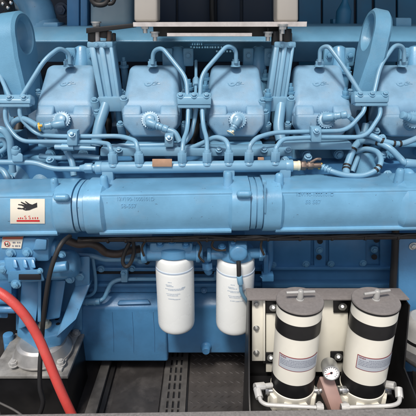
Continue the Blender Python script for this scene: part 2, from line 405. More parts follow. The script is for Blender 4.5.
# hand warning sticker on the manifold's left section
stY = 1.1472
def bulge(x, y, off=0):                               # the manifold's face curve at a photo position
    p = P(x, y, 1.157); t = min(1, max(0, (ZT-.010-(p.z-zm(p.x)))/(H-.022))); return P(x, y, 1.1735-.017*math.cos(-1.05+2.1*t)-.0012-off)
def patch(x0, y0, x1, y1, off, n=8, mb=None, skew=0):
    mb = mb or MB(); vs = []; fs = []
    for j in range(n+1):
        for i in range(n+1):
            vs.append(bulge(x0+(x1-x0)*i/n+skew*j/n, y0+(y1-y0)*j/n, off))
    for j in range(n):
        for i in range(n): fs.append((j*(n+1)+i, j*(n+1)+i+1, (j+1)*(n+1)+i+1, (j+1)*(n+1)+i))
    return mb.raw(vs, fs)
stk = part(patch(10.2, 198.8, 44.8, 223.6, 0), 'warning_sticker', 'paper')
hand = [(17, 208.2), (18.5, 207.6), (22, 208.2), (24.2, 207.2), (21.5, 205.6), (18.0, 205.0), (18.3, 204.1), (22, 204.3), (25, 205.3), (20.6, 202.4), (21.2, 201.6), (25.2, 203.4), (27.6, 204.2), (24.8, 201.6), (25.6, 201.2), (29.6, 203.8), (32.2, 204.6), (37.0, 202.6), (37.2, 207.2), (32.5, 208.8), (29.3, 210.2), (25.6, 210.6), (22.8, 209.6), (23.2, 208.9), (25.6, 209.2), (26.0, 208.5), (22, 209.3), (17.8, 209.0)]
mb = MB(); mb.raw([bulge(x, y, .0006) for x, y in hand], [list(range(len(hand)))]); part(mb, 'hand_symbol', 'ink', stk)
part(patch(16.6, 220.0, 39.6, 221.7, .0006), 'red_bar', 'redink', stk)
mb = MB()
for x, h in ((18, 1.2), (20, 1.6), (22, 1.4), (24.4, 3.2), (28.6, 3.2), (32.2, 1.6), (34.6, 1.8), (37, 1.8)):
    if h > 3:
        o = bulge(x, 219, .0007); text_mb('S', px(5.2, 210, 1.15), lambda a, b_, c: o+V(a, -c, b_), .0001, mb)
    else: patch(x, 219-h, x+1.0, 219, .0006, 2, mb)
part(mb, 'heat_marks', 'redink', stk)

# --- fuel rail with its nuts and pipes
rl0, rl1 = P(97, 168, 1.29), P(292, 165.7, 1.29); rd = (rl1-rl0).normalized()
rr = px(5.9, 167, 1.29)
mb = MB(); mb.cyl(rl0, rl1, rr, seg=28, bev=.003); mb.cyl(rl0-rd*.004, rl0+rd*.016, rr*1.08, seg=28, bev=.002); mb.cyl(rl1-rd*.02, rl1+rd*.002, rr*1.06, seg=28, bev=.002)
rail = part(mb, 'fuel_rail', 'pipe')
RN = {}
for x in (114, 140, 182.5, 207, 228.5, 248.5, 274.5):
    y = 168-(x-97)*2.3/195; b_ = P(x, y, 1.29)+V(0, -.004, rr*.8)
    mb = MB(); mb.lathe(b_-V(0, 0, .006), V(0, 0, 1), [(0, .0155), (.006, .0140), (.008, .0115)], 18); mb.hexa(b_+V(0, 0, .002), b_+V(0, 0, .030), .0148); mb.lathe(b_+V(0, 0, .028), V(0, 0, 1), [(0, .011), (.005, .0105), (.010, .0085)], 18)
    part(mb, 'union_nut', 'pipe', rail); RN[x] = b_+V(0, 0, .03)
mb = MB(); a_ = rl0-rd*.004; mb.cyl(a_, a_-rd*.010, .011, seg=18); mb.hexa(a_-rd*.008, a_-rd*.032, .0155); mb.cyl(a_-rd*.03, a_-rd*.046, .0125, .009, seg=18)
part(mb, 'union_nut', 'pipe', rail)
mb = MB(); mb.pbox(152.2, 159.2, 172, 166.8, 1.268, .004, .001); part(mb, 'tag', 'card', rail)
for x in (108, 229, 285):                                        # saddles down to the manifold
    mb = MB(); y = 168-(x-97)*2.3/195; p = P(x, y, 1.29); mb.hull([p+V(i*.017, j*.016, k) for i in (-1, 1) for j in (-1, 1) for k in (-.005, -.045)], .004); mb.cyl(p+V(0, 0, -.02), p+V(0, 0, -.07), .014)
    part(mb, 'rail_saddle', 'pipe', rail)
mb = MB(); mb.pbox(258, 158, 264, 164, 1.31, .01, .001); part(mb, 'tag', 'card', rail)
# brown steel fitting and ivory nut at the rail end
a_ = rl1; mb = MB(); mb.cyl(a_, a_+rd*.020, .0135, seg=20, bev=.002); mb.cyl(a_+rd*.016, a_+rd*.024, .015, seg=20, bev=.002); part(mb, 'end_nut', 'ivory', rail)
mb = MB(); mb.cyl(a_+rd*.02, a_+rd*.05, .009, seg=18); mb.hexa(a_+rd*.026, a_+rd*.040, .0145); mb.hexa(a_+rd*.046, a_+rd*.062, .0125)
mb.cyl(a_+rd*.06, a_+rd*.085, .0085, seg=18); mb.tube([a_+rd*.052+V(0, -.004, .01), a_+rd*.07+V(0, -.006, .022), a_+rd*.082+V(0, -.004, .020)], .004); part(mb, 'pressure_sensor', 'brass', rail)

PR = .0068
def pipe(pts, r=PR, name='fuel_pipe', m='pipe', bend=.035, smooth=False, parent=None):
    mb = MB(); mb.tube([P(*p) if not isinstance(p, Vector) else p for p in pts], r, bend, 14, smooth); return part(mb, name, m, parent)
def up(x, dz): return RN[x]+V(0, 0, dz)
# pipes from the clamp blocks down to the rail
pipe([(5.5, 104, 1.415), (5, 122, 1.40), (19, 141.5, 1.37), (97, 142, 1.34), (109, 144, 1.30), RN[114]+V(-.004, 0, .012), RN[114]])
pipe([(20, 104, 1.415), (19.5, 117, 1.40), (36, 135, 1.39), (62, 136.5, 1.36), (122, 136, 1.34), (136, 141, 1.30), RN[140]+V(-.003, 0, .014), RN[140]])
pipe([(188.5, 105, 1.415), (187.5, 130, 1.37), (183.5, 140, 1.31), RN[182.5]])
pipe([(202, 105, 1.415), (203, 126, 1.38), (207, 139, 1.32), RN[207]])
pipe([(196, 108, 1.43), (195, 118, 1.43), (191, 136, 1.40), (183, 144.5, 1.38), (150, 145.5, 1.37), (118, 145.5, 1.37), (104, 150, 1.36)], .0072)
pipe([RN[228.5], RN[228.5]+V(-.001, .004, .016), (226, 140, 1.31), (216, 136.5, 1.33), (205, 142, 1.35), (187, 150, 1.36), (128, 151, 1.36)], .0074)
pipe([RN[248.5], RN[248.5]+V(.001, .003, .018), (256, 138, 1.31), (273, 132.5, 1.34), (347, 130.8, 1.37), (364.5, 111, 1.40), (364.5, 102, 1.415)])
pipe([RN[274.5], RN[274.5]+V(.001, .003, .010), (282, 139, 1.31), (311, 137.3, 1.34), (366, 137.2, 1.36), (381, 114, 1.40), (379, 102, 1.415)])
pipe([(81, 169, 1.29), (52, 169, 1.29), (36, 162.5, 1.30), (-12, 162, 1.30)], .0078)
# leak-off pipes over the rocker covers
CAPS = [(70, 64), (152.5, 64), (236, 63), (315.5, 62.5), (397.5, 60)]
LY = 1.50
pipe([(70, 64, 1.53), (69.5, 54, 1.53), (60, 47.5, 1.51), (45, 59, 1.47), (21.5, 97, 1.42)], .0068, 'return_pipe')
pipe([(-4, 66, 1.50), (9.5, 97, 1.42)], .0068, 'return_pipe')
pipe([(152.5, 64, 1.53), (153, 51, 1.53), (162, 47.5, 1.51), (186.5, 78, 1.45), (187.5, 97, 1.42)], .0068, 'return_pipe')
pipe([(236, 63, 1.53), (236, 49, 1.53), (227, 45.5, 1.51), (201, 75, 1.45), (200, 97, 1.42)], .0068, 'return_pipe')
pipe([(319.6, 62, 1.53), (320, 48.5, 1.53), (328, 45.5, 1.51), (342, 64, 1.47), (361.5, 95, 1.42)], .0068, 'return_pipe')
pipe([(404, 62, 1.53), (404, 47, 1.53), (395, 44.5, 1.51), (380, 66, 1.47), (373.5, 95, 1.42)], .0068, 'return_pipe')
pipe([(196, 61, 1.60), (196, 80, 1.50), (195.5, 97, 1.43)], .005, 'return_pipe')
mb = MB(); p0, p1 = P(196, 79, 1.50), P(196, 86, 1.47); mb.hexa(p0, p1, .011); part(mb, 'union_nut', 'pipe')
# clamp blocks
def clamp(x0, x1, y0, y1, bolts):
    mb = MB(); Y = 1.40
    q = [P(x0, y0, Y+.03), P(x1, y0, Y+.03), P(x1, y0+4.5, Y), P(x0, y0+4.5, Y), P(x0+.3, y1-3.5, Y-.004), P(x1-.3, y1-3.5, Y-.004)]
    mb.hull(q+[p+V(0, .035, -.012) for p in q], .003)
    q = [P(x0+.8, y1-3, Y-.002), P(x1-.8, y1-3, Y-.002), P(x1-.8, y1+.4, Y-.002), P(x0+.8, y1+.4, Y-.002)]
    mb.hull(q+[p+V(0, .035, 0) for p in q], .003)
    o = part(mb, 'pipe_clamp', 'pipe')
    for x in bolts:
        mb = MB(); mb.bolt(P(x, y0+3.2, Y+.006), V(0, -.6, .8), .0078); part(mb, 'bolt', 'pipe', o)
clamp(-14, 30.5, 94.5, 107, (-6, 9.5, 24)); clamp(177, 211.5, 92.5, 108, (180.5, 194, 206.5)); clamp(354.5, 389, 91, 106, (360, 372, 385))
def pclip(x, y, Y, wpx=9, hpx=15, bx=0):
    mb = MB(); mb.pbox(x-wpx/2, y, x+wpx/2, y+hpx, Y, .03, .004); o = part(mb, 'pipe_clip', 'pipe')
    mb = MB(); mb.bolt(P(x+bx, y+3.2, Y), V(0, -.8, .6), .007); part(mb, 'bolt', 'pipe', o)
pclip(72, 131, 1.328, 10.5, 15); pclip(169, 134.5, 1.335, 9, 13); pclip(316.5, 127.5, 1.322, 10.5, 15)

# --- rocker covers: one is built, four are copies
RX = 237.0
def rocker(xc):
    def q(dx, y, Y): return P(xc+dx, y, Y)
    # a symmetric cover about X of the photo column xc, using true X offsets
    X0 = P(xc, 105, 1.42).x
    def S(hw, y, Y):
        z = P(208, y, Y).z; return [V(X0-hw, Y, z), V(X0+hw, Y, z)]
    mb = MB()
    top = S(.077, 66, 1.565)+S(.085, 103.5, 1.452)+S(.071, 64.6, 1.60)
    low = S(.094, 114, 1.445)+S(.095, 128, 1.50)+S(.092, 84, 1.62)
    mb.hull(top+low, .015, 5)
    for s in (-1, 1):                                       # shoulders left and right of the notch
        a_, b_ = s*.030, s*.093; z1, z2 = P(208, 105.5, 1.448).z, P(208, 114.5, 1.424).z
        mb.hull([V(X0+a_, 1.448, z1), V(X0+s*.084, 1.448, z1), V(X0+a_, 1.422, z2), V(X0+s*.0865, 1.422, z2), V(X0+s*.0865, 1.425, z2-.012), V(X0+a_, 1.425, z2-.012), V(X0+a_, 1.50, z1), V(X0+b_*.93, 1.50, z1), V(X0+a_, 1.50, z2-.02), V(X0+b_, 1.50, z2-.02)], .006, 3)
    z2, z3 = P(208, 114.5, 1.42).z, P(208, 136.5, 1.42).z
    zr = z3+.034
    front = [V(X0-.086, 1.421, z2), V(X0+.086, 1.421, z2), V(X0+.084, 1.414, zr), V(X0+.056, 1.414, z3), V(X0-.056, 1.414, z3), V(X0-.084, 1.414, zr)]
    back = [V(X0-.093, 1.46, z2), V(X0+.093, 1.46, z2), V(X0+.092, 1.46, zr-.004), V(X0+.066, 1.46, z3-.004), V(X0-.066, 1.46, z3-.004), V(X0-.092, 1.46, zr-.004)]
    mb.hull(front+back, .009, 4)
    mb.hull([p+V(0, .001, 0) for p in back]+[p+V(0, .08, 0) for p in back], .003, 2)
    z3 -= .004
    c = part(mb, 'rocker_cover', 'cover')
    mb = MB()                                               # side screws and flange lugs
    for s in (-1, 1):
        for (y, Y) in ((124, 1.47), (92, 1.53)):
            p = V(X0+s*.104, Y, P(208, y, Y).z); mb2 = MB(); mb2.cyl(p+V(0, .03, -.05), p, .013, seg=18, bev=.002); mb2.bolt(p, V(0, -.35, .94), .008); part(mb2, 'cover_bolt', 'pipe', c)
    # raised emblem: a swoop with three short strokes, on the tilted face
    A = S(0, 66, 1.565)[0]; B = S(0, 103.5, 1.452)[0]; up_ = (A-B).normalized(); nn = V(0, -up_.z, up_.y)
    cen = B+(A-B)*.5+nn*.0006
    def E(u, v, h=0): return cen+V(1, 0, 0)*u+up_*v+nn*h
    mb = MB()
    for pts in ([(-.025, .004), (-.021, -.004), (-.013, -.007), (-.004, -.004)], [(-.008, -.005), (.000, .000), (.004, .007), (.013, .010)], [(.001, -.004), (.010, -.002), (.018, .002), (.026, .001)], [(-.016, .002), (-.011, .005), (-.006, .005)], [(.008, .003), (.014, .005), (.019, .009)]):
        mb.tube([E(u, v) for u, v in pts], .0016, seg=6, smooth=True)
    part(mb, 'emblem', 'pipe', c)
    mb = MB(); p = S(0, 64, 1.545)[0]; p = p+V(.0, 0, -.004)
    mb.lathe(p-V(0, 0, .004), V(0, 0, 1), [(0, .017), (.005, .016), (.006, .013)], 20); mb.hexa(p+V(0, 0, .001), p+V(0, 0, .013), .0155); mb.cyl(p+V(0, 0, .012), p+V(0, 0, .019), .011, seg=18)
    part(mb, 'pipe_union', 'pipe', c)
    # knurled connector cap in the notch
    p = V(X0+.002, 1.416, P(208, 121.5, 1.416).z); d = V(0, -.86, .5)
    mb = MB(); mb.cyl(p-d*.03, p+d*.004, .026, seg=28)
    u, w_ = frame_of(d); ring = []
    for k in range(44):
        a_ = 2*math.pi*k/44; r = .0285 if k % 2 else .0240; ring.append(p+d*.004+u*(r*math.cos(a_))+w_*(r*math.sin(a_)))
    mb.prism(ring, d*.013); mb.lathe(p+d*.016, d, [(0, .023), (.003, .022), (.004, .016), (.010, .0145), (.012, .011)], 24)
    part(mb, 'connector_cap', 'pipe', c)
    return c
rc = rocker(RX)
DX = lambda x: V(P(x, 105, 1.42).x-P(RX, 105, 1.42).x, 0, 0)
covers = {RX: rc}
for x in (61, 149.5, 325.5, 413): 
    c = copy_tree(rc, DX(x), eng); covers[x] = c
# plugs on the caps (each turned its own way)
def plug(xc, yc, ang, clip, L=17, col='yellow'):
    c = covers[xc]
    # built in world space, then made a part of the engine
    mb = MB(); a_ = P(xc+.5, yc, 1.392); e = P(xc+L*math.cos(ang), yc+L*math.sin(ang), 1.375); d = (e-a_)
    mb.cyl(a_-d*.15, a_+d*.35, .014, .0125, seg=18, bev=.003); mb.cyl(a_+d*.33, a_+d*.7, .0105, seg=18, bev=.002)
    mb.cyl(a_+d*.42, a_+d*.5, .0125, seg=18); o = part(mb, 'injector_plug', 'pipe')
    mb = MB(); mb.cyl(a_+d*.7, e, .0115, seg=18, bev=.003); part(mb, 'plug_collar', 'pipe', o)
    if clip:
        mb = MB(); mb.cyl(a_+d*.86, a_+d*.95, .0135, seg=16, bev=.002); mb.cyl(a_+d*.82+V(.006, -.010, .006), a_+d*.95+V(.006, -.010, .006), .004, seg=10); part(mb, 'plug_clip', col, o)
    return o
plug(61, 124, R(172), True, 24); plug(149.5, 123, R(20), False, 20); plug(RX, 121, R(118), True, 15, 'ivory'); plug(325.5, 117.5, R(-8), False, 22); plug(413, 119, R(200), False, 12)
pipe([(168, 130, 1.375), (175, 133, 1.37), (180, 142, 1.36)], .009, 'injector_hose', smooth=True)
pipe([(348, 116, 1.375), (354, 122, 1.40), (358, 132, 1.42), (360, 146, 1.42)], .007, 'injector_hose', smooth=True)
pipe([(38, 126, 1.375), (24, 119, 1.40), (14, 122, 1.42), (9, 132, 1.42), (10, 152, 1.40)], .009, 'injector_hose', smooth=True)

# --- cylinder heads below the covers
def head(xc):
    X0 = P(xc, 105, 1.42).x; mb = MB()
    z1, z2 = P(208, 138, 1.43).z, P(208, 190, 1.40).z
    mb.hull([V(X0+s*.082, Y, z1) for s in (-1, 1) for Y in (1.462, 1.60)]+[V(X0+s*.080, Y, z2) for s in (-1, 1) for Y in (1.475, 1.60)], .008)
    z3 = P(208, 147, 1.41).z
    mb.hull([V(X0+s*.084, Y, z3+dz) for s in (-1, 1) for Y in (1.405, 1.45) for dz in (0, .012)], .004)
    o = part(mb, 'cylinder_head', 'cast')
    for s in (-.05, .055):
        m2 = MB(); m2.bolt(V(X0+s, 1.405, z3-.024), TOCAM, .0095); m2.cyl(V(X0+s, 1.41, z3-.024), V(X0+s, 1.45, z3-.024), .016, seg=18); part(m2, 'bolt', 'cast', o)
    return o
for x in (-26, 61, 149.5, 237, 325.5, 413): head(x)
# horizontal shelf rail in front of the heads
mb = MB(); mb.pbox(100, 148.5, 292, 156.5, 1.345, .06, .004); mb.pbox(282, 143, 352, 150, 1.37, .05, .003); rb = part(mb, 'mounting_rail', 'pipe')
for x in (119, 219, 264, 288):
    mb = MB(); mb.bolt(P(x, 150, 1.345), V(0, -.6, .8), .0075); part(mb, 'bolt', 'pipe', rb)
# intake ports rising behind the covers
def port(x, y0, y1, hw):
    mb = MB(); a_, b_ = P(x, y1, 1.60), P(x, y0, 1.66); r = px(hw, 60, 1.64)
    mb.lathe(a_, b_-a_, [(0, r*.86), ((b_-a_).length*.5, r*.92), ((b_-a_).length*.85, r), ((b_-a_).length*.96, r*.86), ((b_-a_).length, r*.55)], 28)
    o = part(mb, 'intake_port', 'smooth')
    for s in (-1, 1):
        m2 = MB(); q = P(x+s*hw*1.25, y0+10, 1.63); m2.hull([q+V(i*.018, j*.012, k*.03) for i in (-1, 1) for j in (-1, 1) for k in (-1, 1)], .006); m2.bolt(q+V(0, -.012, .006), TOCAM, .0085); part(m2, 'port_lug', 'cast', o)
for x in (178, 258.5, 338.5, 414, 82): port(x, 47, 96, 8.3)
# bolts standing between the covers
for (x, y, Y) in ((124, 66, 1.62), (206, 78, 1.58), (205.5, 90, 1.50), (86, 58, 1.66), (189, 88, 1.52), (265, 78, 1.60), (347, 72, 1.60), (36, 67, 1.60), (345, 96, 1.48), (290, 92, 1.5), (117, 96, 1.5), (268, 98, 1.46)):
    mb = MB(); p = P(x, y, Y); mb.cyl(p-V(0, -.02, .10), p, .012, seg=16); mb.bolt(p, V(0, -.1, 1), .011, .014); mb.cyl(p+V(0, 0, .014), p+V(0, 0, .028), .006, seg=12); part(mb, 'head_stud', 'cast')

# --- intake log behind the covers
yA, yB = 1.72, 1.80
mb = MB()
zt0, zt1, zbm = P(208, 41, yA).z, P(208, 26.5, yB).z, P(208, 62, yA+.065).z
pr = [(yA, zt0), (yB, zt1), (yB+.14, zt1+.01), (yB+.14, zbm), (yA+.065, zbm)]
mb.hull(yz(-1.2, pr)+yz(1.2, pr), .006, 3); log = part(mb, 'intake_duct', 'cast')
mb = MB()
random.seed(3)
for j, (y, x0, x1) in enumerate(((43.5, 192, 202), (46.5, 190, 232), (50.5, 216, 236))):
    x = x0
    while x < x1:
        wd = random.uniform(.8, 2.2); mb.pbox(x, y, x+wd, y+1.7, yA-.0005+(y-41)*.001, .006); x += wd+random.uniform(.6, 1.4)
part(mb, 'cast_marks', 'cast', log)
mb = MB(); mb.pbox(396, 17.5, 412, 27, yB+.02, .1, .006); part(mb, 'duct_flange', 'cast', log)
# intake elbow rising top left
mb = MB(); mb.tube([P(22, -30, 1.92), P(28, -6, 1.90), P(38, 12, 1.86), P(41, 30, 1.86)], px(16.5, 10, 1.88), smooth=True, seg=32); el = part(mb, 'intake_elbow', 'smooth')
mb = MB(); a_, b_ = P(43, 32, 1.86), P(42, 21, 1.86); r = px(17, 20, 1.86); mb.lathe(a_, b_-a_, [(0, r), (.03, r), (.042, r*.97), (.05, r*.88)], 32); mb.pbox(30, 22, 58, 29, 1.80, .1, .008); part(mb, 'elbow_collar', 'smooth', el)
pipe([(3, -8, 1.9), (14, 4, 1.86), (22, 10, 1.84), (30, 24, 1.83)], .012, 'breather_pipe', 'tank', smooth=True)

# --- lifting eyes
def ring_plate(cx, cy, Y, ro, ri, body, th, dirn, sq=1.0):
    """eye: outline in a tilted plane. body = pixel outline of the shank below."""
    return None
def lifting_eye(ox, oy, hw, hole, foot, Y, lean, th, rot):
    # local plane: u across the plate, v up; rot turns the plate about the vertical
    c = P(ox, oy, Y); u = V(math.cos(rot), math.sin(rot), 0); v = V(lean, .25, 1).normalized(); n = u.cross(v).normalized()
    N_ = 40; out = []; a0, a1 = R(-8), R(188)
    for k in range(N_+1):
        a_ = a0+(a1-a0)*k/N_; out.append((hw*math.cos(a_), hw*math.sin(a_)))
    out += [(-hw*1.02, -hw*.9)]+foot+[(hw*1.02, -hw*.9)]
    hol = [(hole*math.cos(2*math.pi*k/36), hole*1.12*math.sin(2*math.pi*k/36)-hw*.04) for k in range(36)]
    b = bmesh.new()
    def W(p, d): return c+u*p[0]+v*p[1]+n*d
    cc = .012
    def loop(pts, off, d):
        res = []; m_ = len(pts)
        cx_ = sum(p[0] for p in pts)/m_
        for i, p in enumerate(pts):
            q, r_ = pts[i-1], pts[(i+1) % m_]; t = Vector((r_[0]-q[0], r_[1]-q[1], 0)).normalized(); nn = (t.y, -t.x)
            res.append(b.verts.new(W((p[0]-nn[0]*off, p[1]-nn[1]*off), d)))
        return res
    e = .009
    of = loop(out, e, th/2); om = loop(out, 0, th/2-e); on = loop(out, 0, -th/2+e); ob = loop(out, e, -th/2)
    hf = loop(hol, -e*1.2, th/2); hm = loop(hol, 0, th/2-e*1.4); hn = loop(hol, 0, -th/2+e); hb = loop(hol, -e, -th/2)
    def strip(A, B):
        m_ = len(A)
        for i in range(m_): b.faces.new((A[i], A[(i+1) % m_], B[(i+1) % m_], B[i]))
    for A, B in ((of, om), (om, on), (on, ob), (hf, hm), (hm, hn), (hn, hb)): strip(A, B)
    for A, B in ((of, hf), (ob, hb)):
        ed = []
        for L_ in (A, B):
            for i in range(len(L_)):
                e_ = b.edges.get((L_[i], L_[(i+1) % len(L_)])); ed.append(e_)
        bmesh.ops.triangle_fill(b, use_beauty=True, edges=ed)
    bmesh.ops.recalc_face_normals(b, faces=b.faces)
    mb = MB(); mb.bm(b); return mb
s_ = 1.56
mb = lifting_eye(375.5, 33, .074, .043, [(-.038, -.215), (.022, -.225)], s_, .19, .054, R(-90)); part(mb, 'lifting_eye', 'cast')
mb = lifting_eye(14.5, 36, .074, .043, [(-.045, -.245), (.050, -.235)], s_, -.10, .075, R(84)); part(mb, 'lifting_eye', 'cast')

# --- arms between covers that carry the bracket frame
def arm(pts_top, pts_bot, Y0, Y1):
    (xa, xb, y0), (xc, xd, y1) = pts_top, pts_bot
    mb = MB()
    f = [P(xa, y0, Y0), P(xb, y0, Y0), P(xd, y1, Y1), P(xc, y1, Y1)]
    mb.hull([f[0]+V(0, .012, 0), f[1]+V(0, .012, 0), f[2]+V(0, .012, 0), f[3]+V(0, .012, 0)]+[p+V(0, .022, 0) for p in f], .003)
    def rib(t0, t1):
        a_, b_ = f[0].lerp(f[1], t0), f[0].lerp(f[1], t1); c_, d_ = f[3].lerp(f[2], t0), f[3].lerp(f[2], t1)
        mb.hull([a_, b_, c_, d_]+[p+V(0, .06, 0) for p in (a_, b_, c_, d_)], .004)
    rib(0, .26); rib(.40, .64); rib(.84, 1)
    mb.hull([P(xa-.7, y0-.5, Y0-.006), P(xb+.7, y0-.5, Y0-.006), P(xa-.7, y0+6, Y0-.006), P(xb+.7, y0+6, Y0-.006)]+[P(x, y, Y0)+V(0, .075, 0) for x in (xa-.7, xb+.7) for y in (y0-.5, y0+6)], .005)
    mb.hull([P(xc-2, y1-3, Y1-.004), P(xd+2, y1-3, Y1-.004), P(xc-2, y1+12, Y1), P(xd+2, y1+12, Y1)]+[P(x, y, Y1)+V(0, .06, 0) for x in (xc-2, xd+2) for y in (y1-3, y1+12)], .006)
    o = part(mb, 'support_arm', 'pipe')
    for x in ((xa+xb)/2-3, (xa+xb)/2+5):
        m2 = MB(); m2.bolt(P(x, y0+3.2, Y0-.006), TOCAM, .006); part(m2, 'bolt', 'pipe', o)
    for (x, y) in ((xc-4.5, y1+1), (xd+4, y1-1), (xc-2, y1+12)):
        m2 = MB(); p = P(x, y, Y1-.01); m2.cyl(p+V(0, .02, -.07), p, .013, seg=18, bev=.002); m2.bolt(p, V(0, -.45, .9), .009); part(m2, 'bolt', 'pipe', o)
arm((87.5, 112, 42), (99, 120, 100), 1.52, 1.47)
arm((275, 295.5, 42), (267, 287, 100), 1.52, 1.47)
# diagonal pushrod tube and darker cylinders beneath the arms
for pts in (([(106, 104, 1.48), (98, 128, 1.44), (96, 146, 1.42)]), ([(281, 104, 1.48), (278, 128, 1.44), (281, 140, 1.42)])):
    pipe(pts, .017, 'head_tube', 'pipe')

# --- hoses on the right between covers four and five
pipe([(320, 166, 1.30), (331, 171, 1.28), (345, 175, 1.27), (362, 175.5, 1.265), (376, 170, 1.27), (381, 161, 1.29), (377, 152, 1.33), (366, 149, 1.37), (355, 152, 1.40)], .0080, 'braided_hose', 'pipe', smooth=True)
mb = MB(); p0, p1 = P(318.5, 165.3, 1.30), P(331, 171, 1.28); d = p1-p0
for t, r, m_ in ((.05, .0105, 'yellow'), (.3, .0105, 'pipe'), (.55, .0115, 'pipe'), (.8, .0105, 'pipe')):
    m2 = MB(); m2.cyl(p0+d*t, p0+d*(t+.17), r, seg=18, bev=.002); part(m2, 'hose_ferrule', m_)
pipe([(346, 176, 1.33), (347, 166, 1.36), (354, 148, 1.40), (362, 138, 1.43), (366, 124, 1.45)], .0115, 'rubber_hose', smooth=True)
pipe([(352, 172, 1.36), (358, 156, 1.40), (361, 140, 1.44)], .008, 'rubber_hose', smooth=True)
pipe([(362, 134, 1.42), (372, 136, 1.37), (386, 142, 1.35), (402, 143.5, 1.35), (420, 137, 1.37)], .0088, 'rubber_hose', smooth=True)
pipe([(358, 142, 1.42), (372, 141, 1.38), (388, 147, 1.34), (400, 158, 1.32), (406, 163, 1.31), (424, 165, 1.31)], .0095, 'rubber_hose', smooth=True)
def ties(pts, r, fr):
    q = catmull([P(*p) for p in pts]); n = len(q)
    for f in fr:
        k = int(f*(n-2)); mb = MB(); d = (q[k+1]-q[k]).normalized(); mb.cyl(q[k]-d*.0035, q[k]+d*.0035, r*1.13, seg=18, bev=.0008); part(mb, 'cable_tie', 'rubber')
ties([(346, 176, 1.33), (347, 166, 1.36), (354, 148, 1.40), (362, 138, 1.43), (366, 124, 1.45)], .0115, (.2, .27, .5))
ties([(362, 134, 1.42), (372, 136, 1.37), (386, 142, 1.35), (402, 143.5, 1.35), (420, 137, 1.37)], .0088, (.46, .66, .75))
ties([(358, 142, 1.42), (372, 141, 1.38), (388, 147, 1.34), (400, 158, 1.32), (406, 163, 1.31), (424, 165, 1.31)], .0095, (.30,))
ties([(320, 166, 1.30), (331, 171, 1.28), (345, 175, 1.27), (362, 175.5, 1.265), (376, 170, 1.27), (381, 161, 1.29), (377, 152, 1.33), (366, 149, 1.37), (355, 152, 1.40)], .0080, (.52, .57))
mb = MB(); mb.cyl(P(405, 163, 1.31), P(416, 164, 1.31), .0135, seg=18, bev=.002); part(mb, 'hose_ferrule', 'pipe')
def cup(x, y0, y1, Y, hw):
    mb = MB(); a_, b_ = P(x, y1, Y), P(x-1, y0, Y+.05); r = px(hw, y0, Y); L_ = (b_-a_).length
    mb.lathe(a_, b_-a_, [(0, r), (L_*.7, r), (L_*.78, r*1.08), (L_*.94, r*1.08), (L_, r*.9), (L_+.001, r*.6)], 32); part(mb, 'water_outlet', 'cast')
cup(364, 156, 186, 1.40, 17); cup(20, 160, 184, 1.40, 12); cup(44, 158, 186, 1.42, 13)
for (x, y, Y) in ((383, 155, 1.36), (382, 138, 1.36), (376, 131, 1.40), (285, 160, 1.33), (308, 157, 1.36), (388, 174, 1.34), (50, 160, 1.36), (9, 178, 1.36)):
    mb = MB(); p = P(x, y, Y); mb.cyl(p+V(0, .06, -.05), p, .013, seg=18, bev=.002); mb.bolt(p, V(0, -.55, .83), .0085); part(mb, 'bolt', 'pipe')
pipe([(406, 172, 1.31), (410, 176, 1.29), (412, 186, 1.28)], .016, 'drain_pipe', 'smooth', smooth=True)
# left end hoses
pipe([(-6, 128, 1.36), (4, 131, 1.36), (10, 141, 1.36), (11, 153, 1.36), (13, 172, 1.36)], .0105, 'rubber_hose', smooth=True)
pipe([(-6, 143, 1.38), (3, 140, 1.38), (6, 147, 1.38), (0, 152, 1.38), (-8, 153, 1.38)], .008, 'rubber_hose', smooth=True)
pipe([(-5, 168, 1.36), (4, 172, 1.36), (9, 182, 1.34)], .010, 'rubber_hose', smooth=True)
mb = MB(); mb.hull([P(12, 153, 1.29), P(23, 153, 1.29), P(12, 162, 1.285), P(23, 162, 1.285), P(13, 153, 1.33), P(22, 162, 1.33), P(13, 162, 1.33)], .004); mb.cyl(P(16, 154, 1.30), P(16, 149, 1.30), .014, seg=18, bev=.003); mb.bolt(P(16, 150, 1.30), V(0, -.2, 1), .009); part(mb, 'stop_valve', 'pipe')
# small pipes and sensor bits above the rail, left
pipe([(55, 147, 1.345), (96, 148.5, 1.345)], .0075, 'sensor_rod'); pipe([(62, 147.2, 1.343), (74, 147.5, 1.343)], .0105, 'sensor_rod')
pipe([(40, 156, 1.40), (60, 158, 1.38), (80, 156, 1.37), (100, 158, 1.36)], .008, 'rubber_hose', smooth=True)
pipe([(66, 150, 1.38), (72, 162, 1.36), (74, 176, 1.34)], .010, 'rubber_hose', smooth=True)

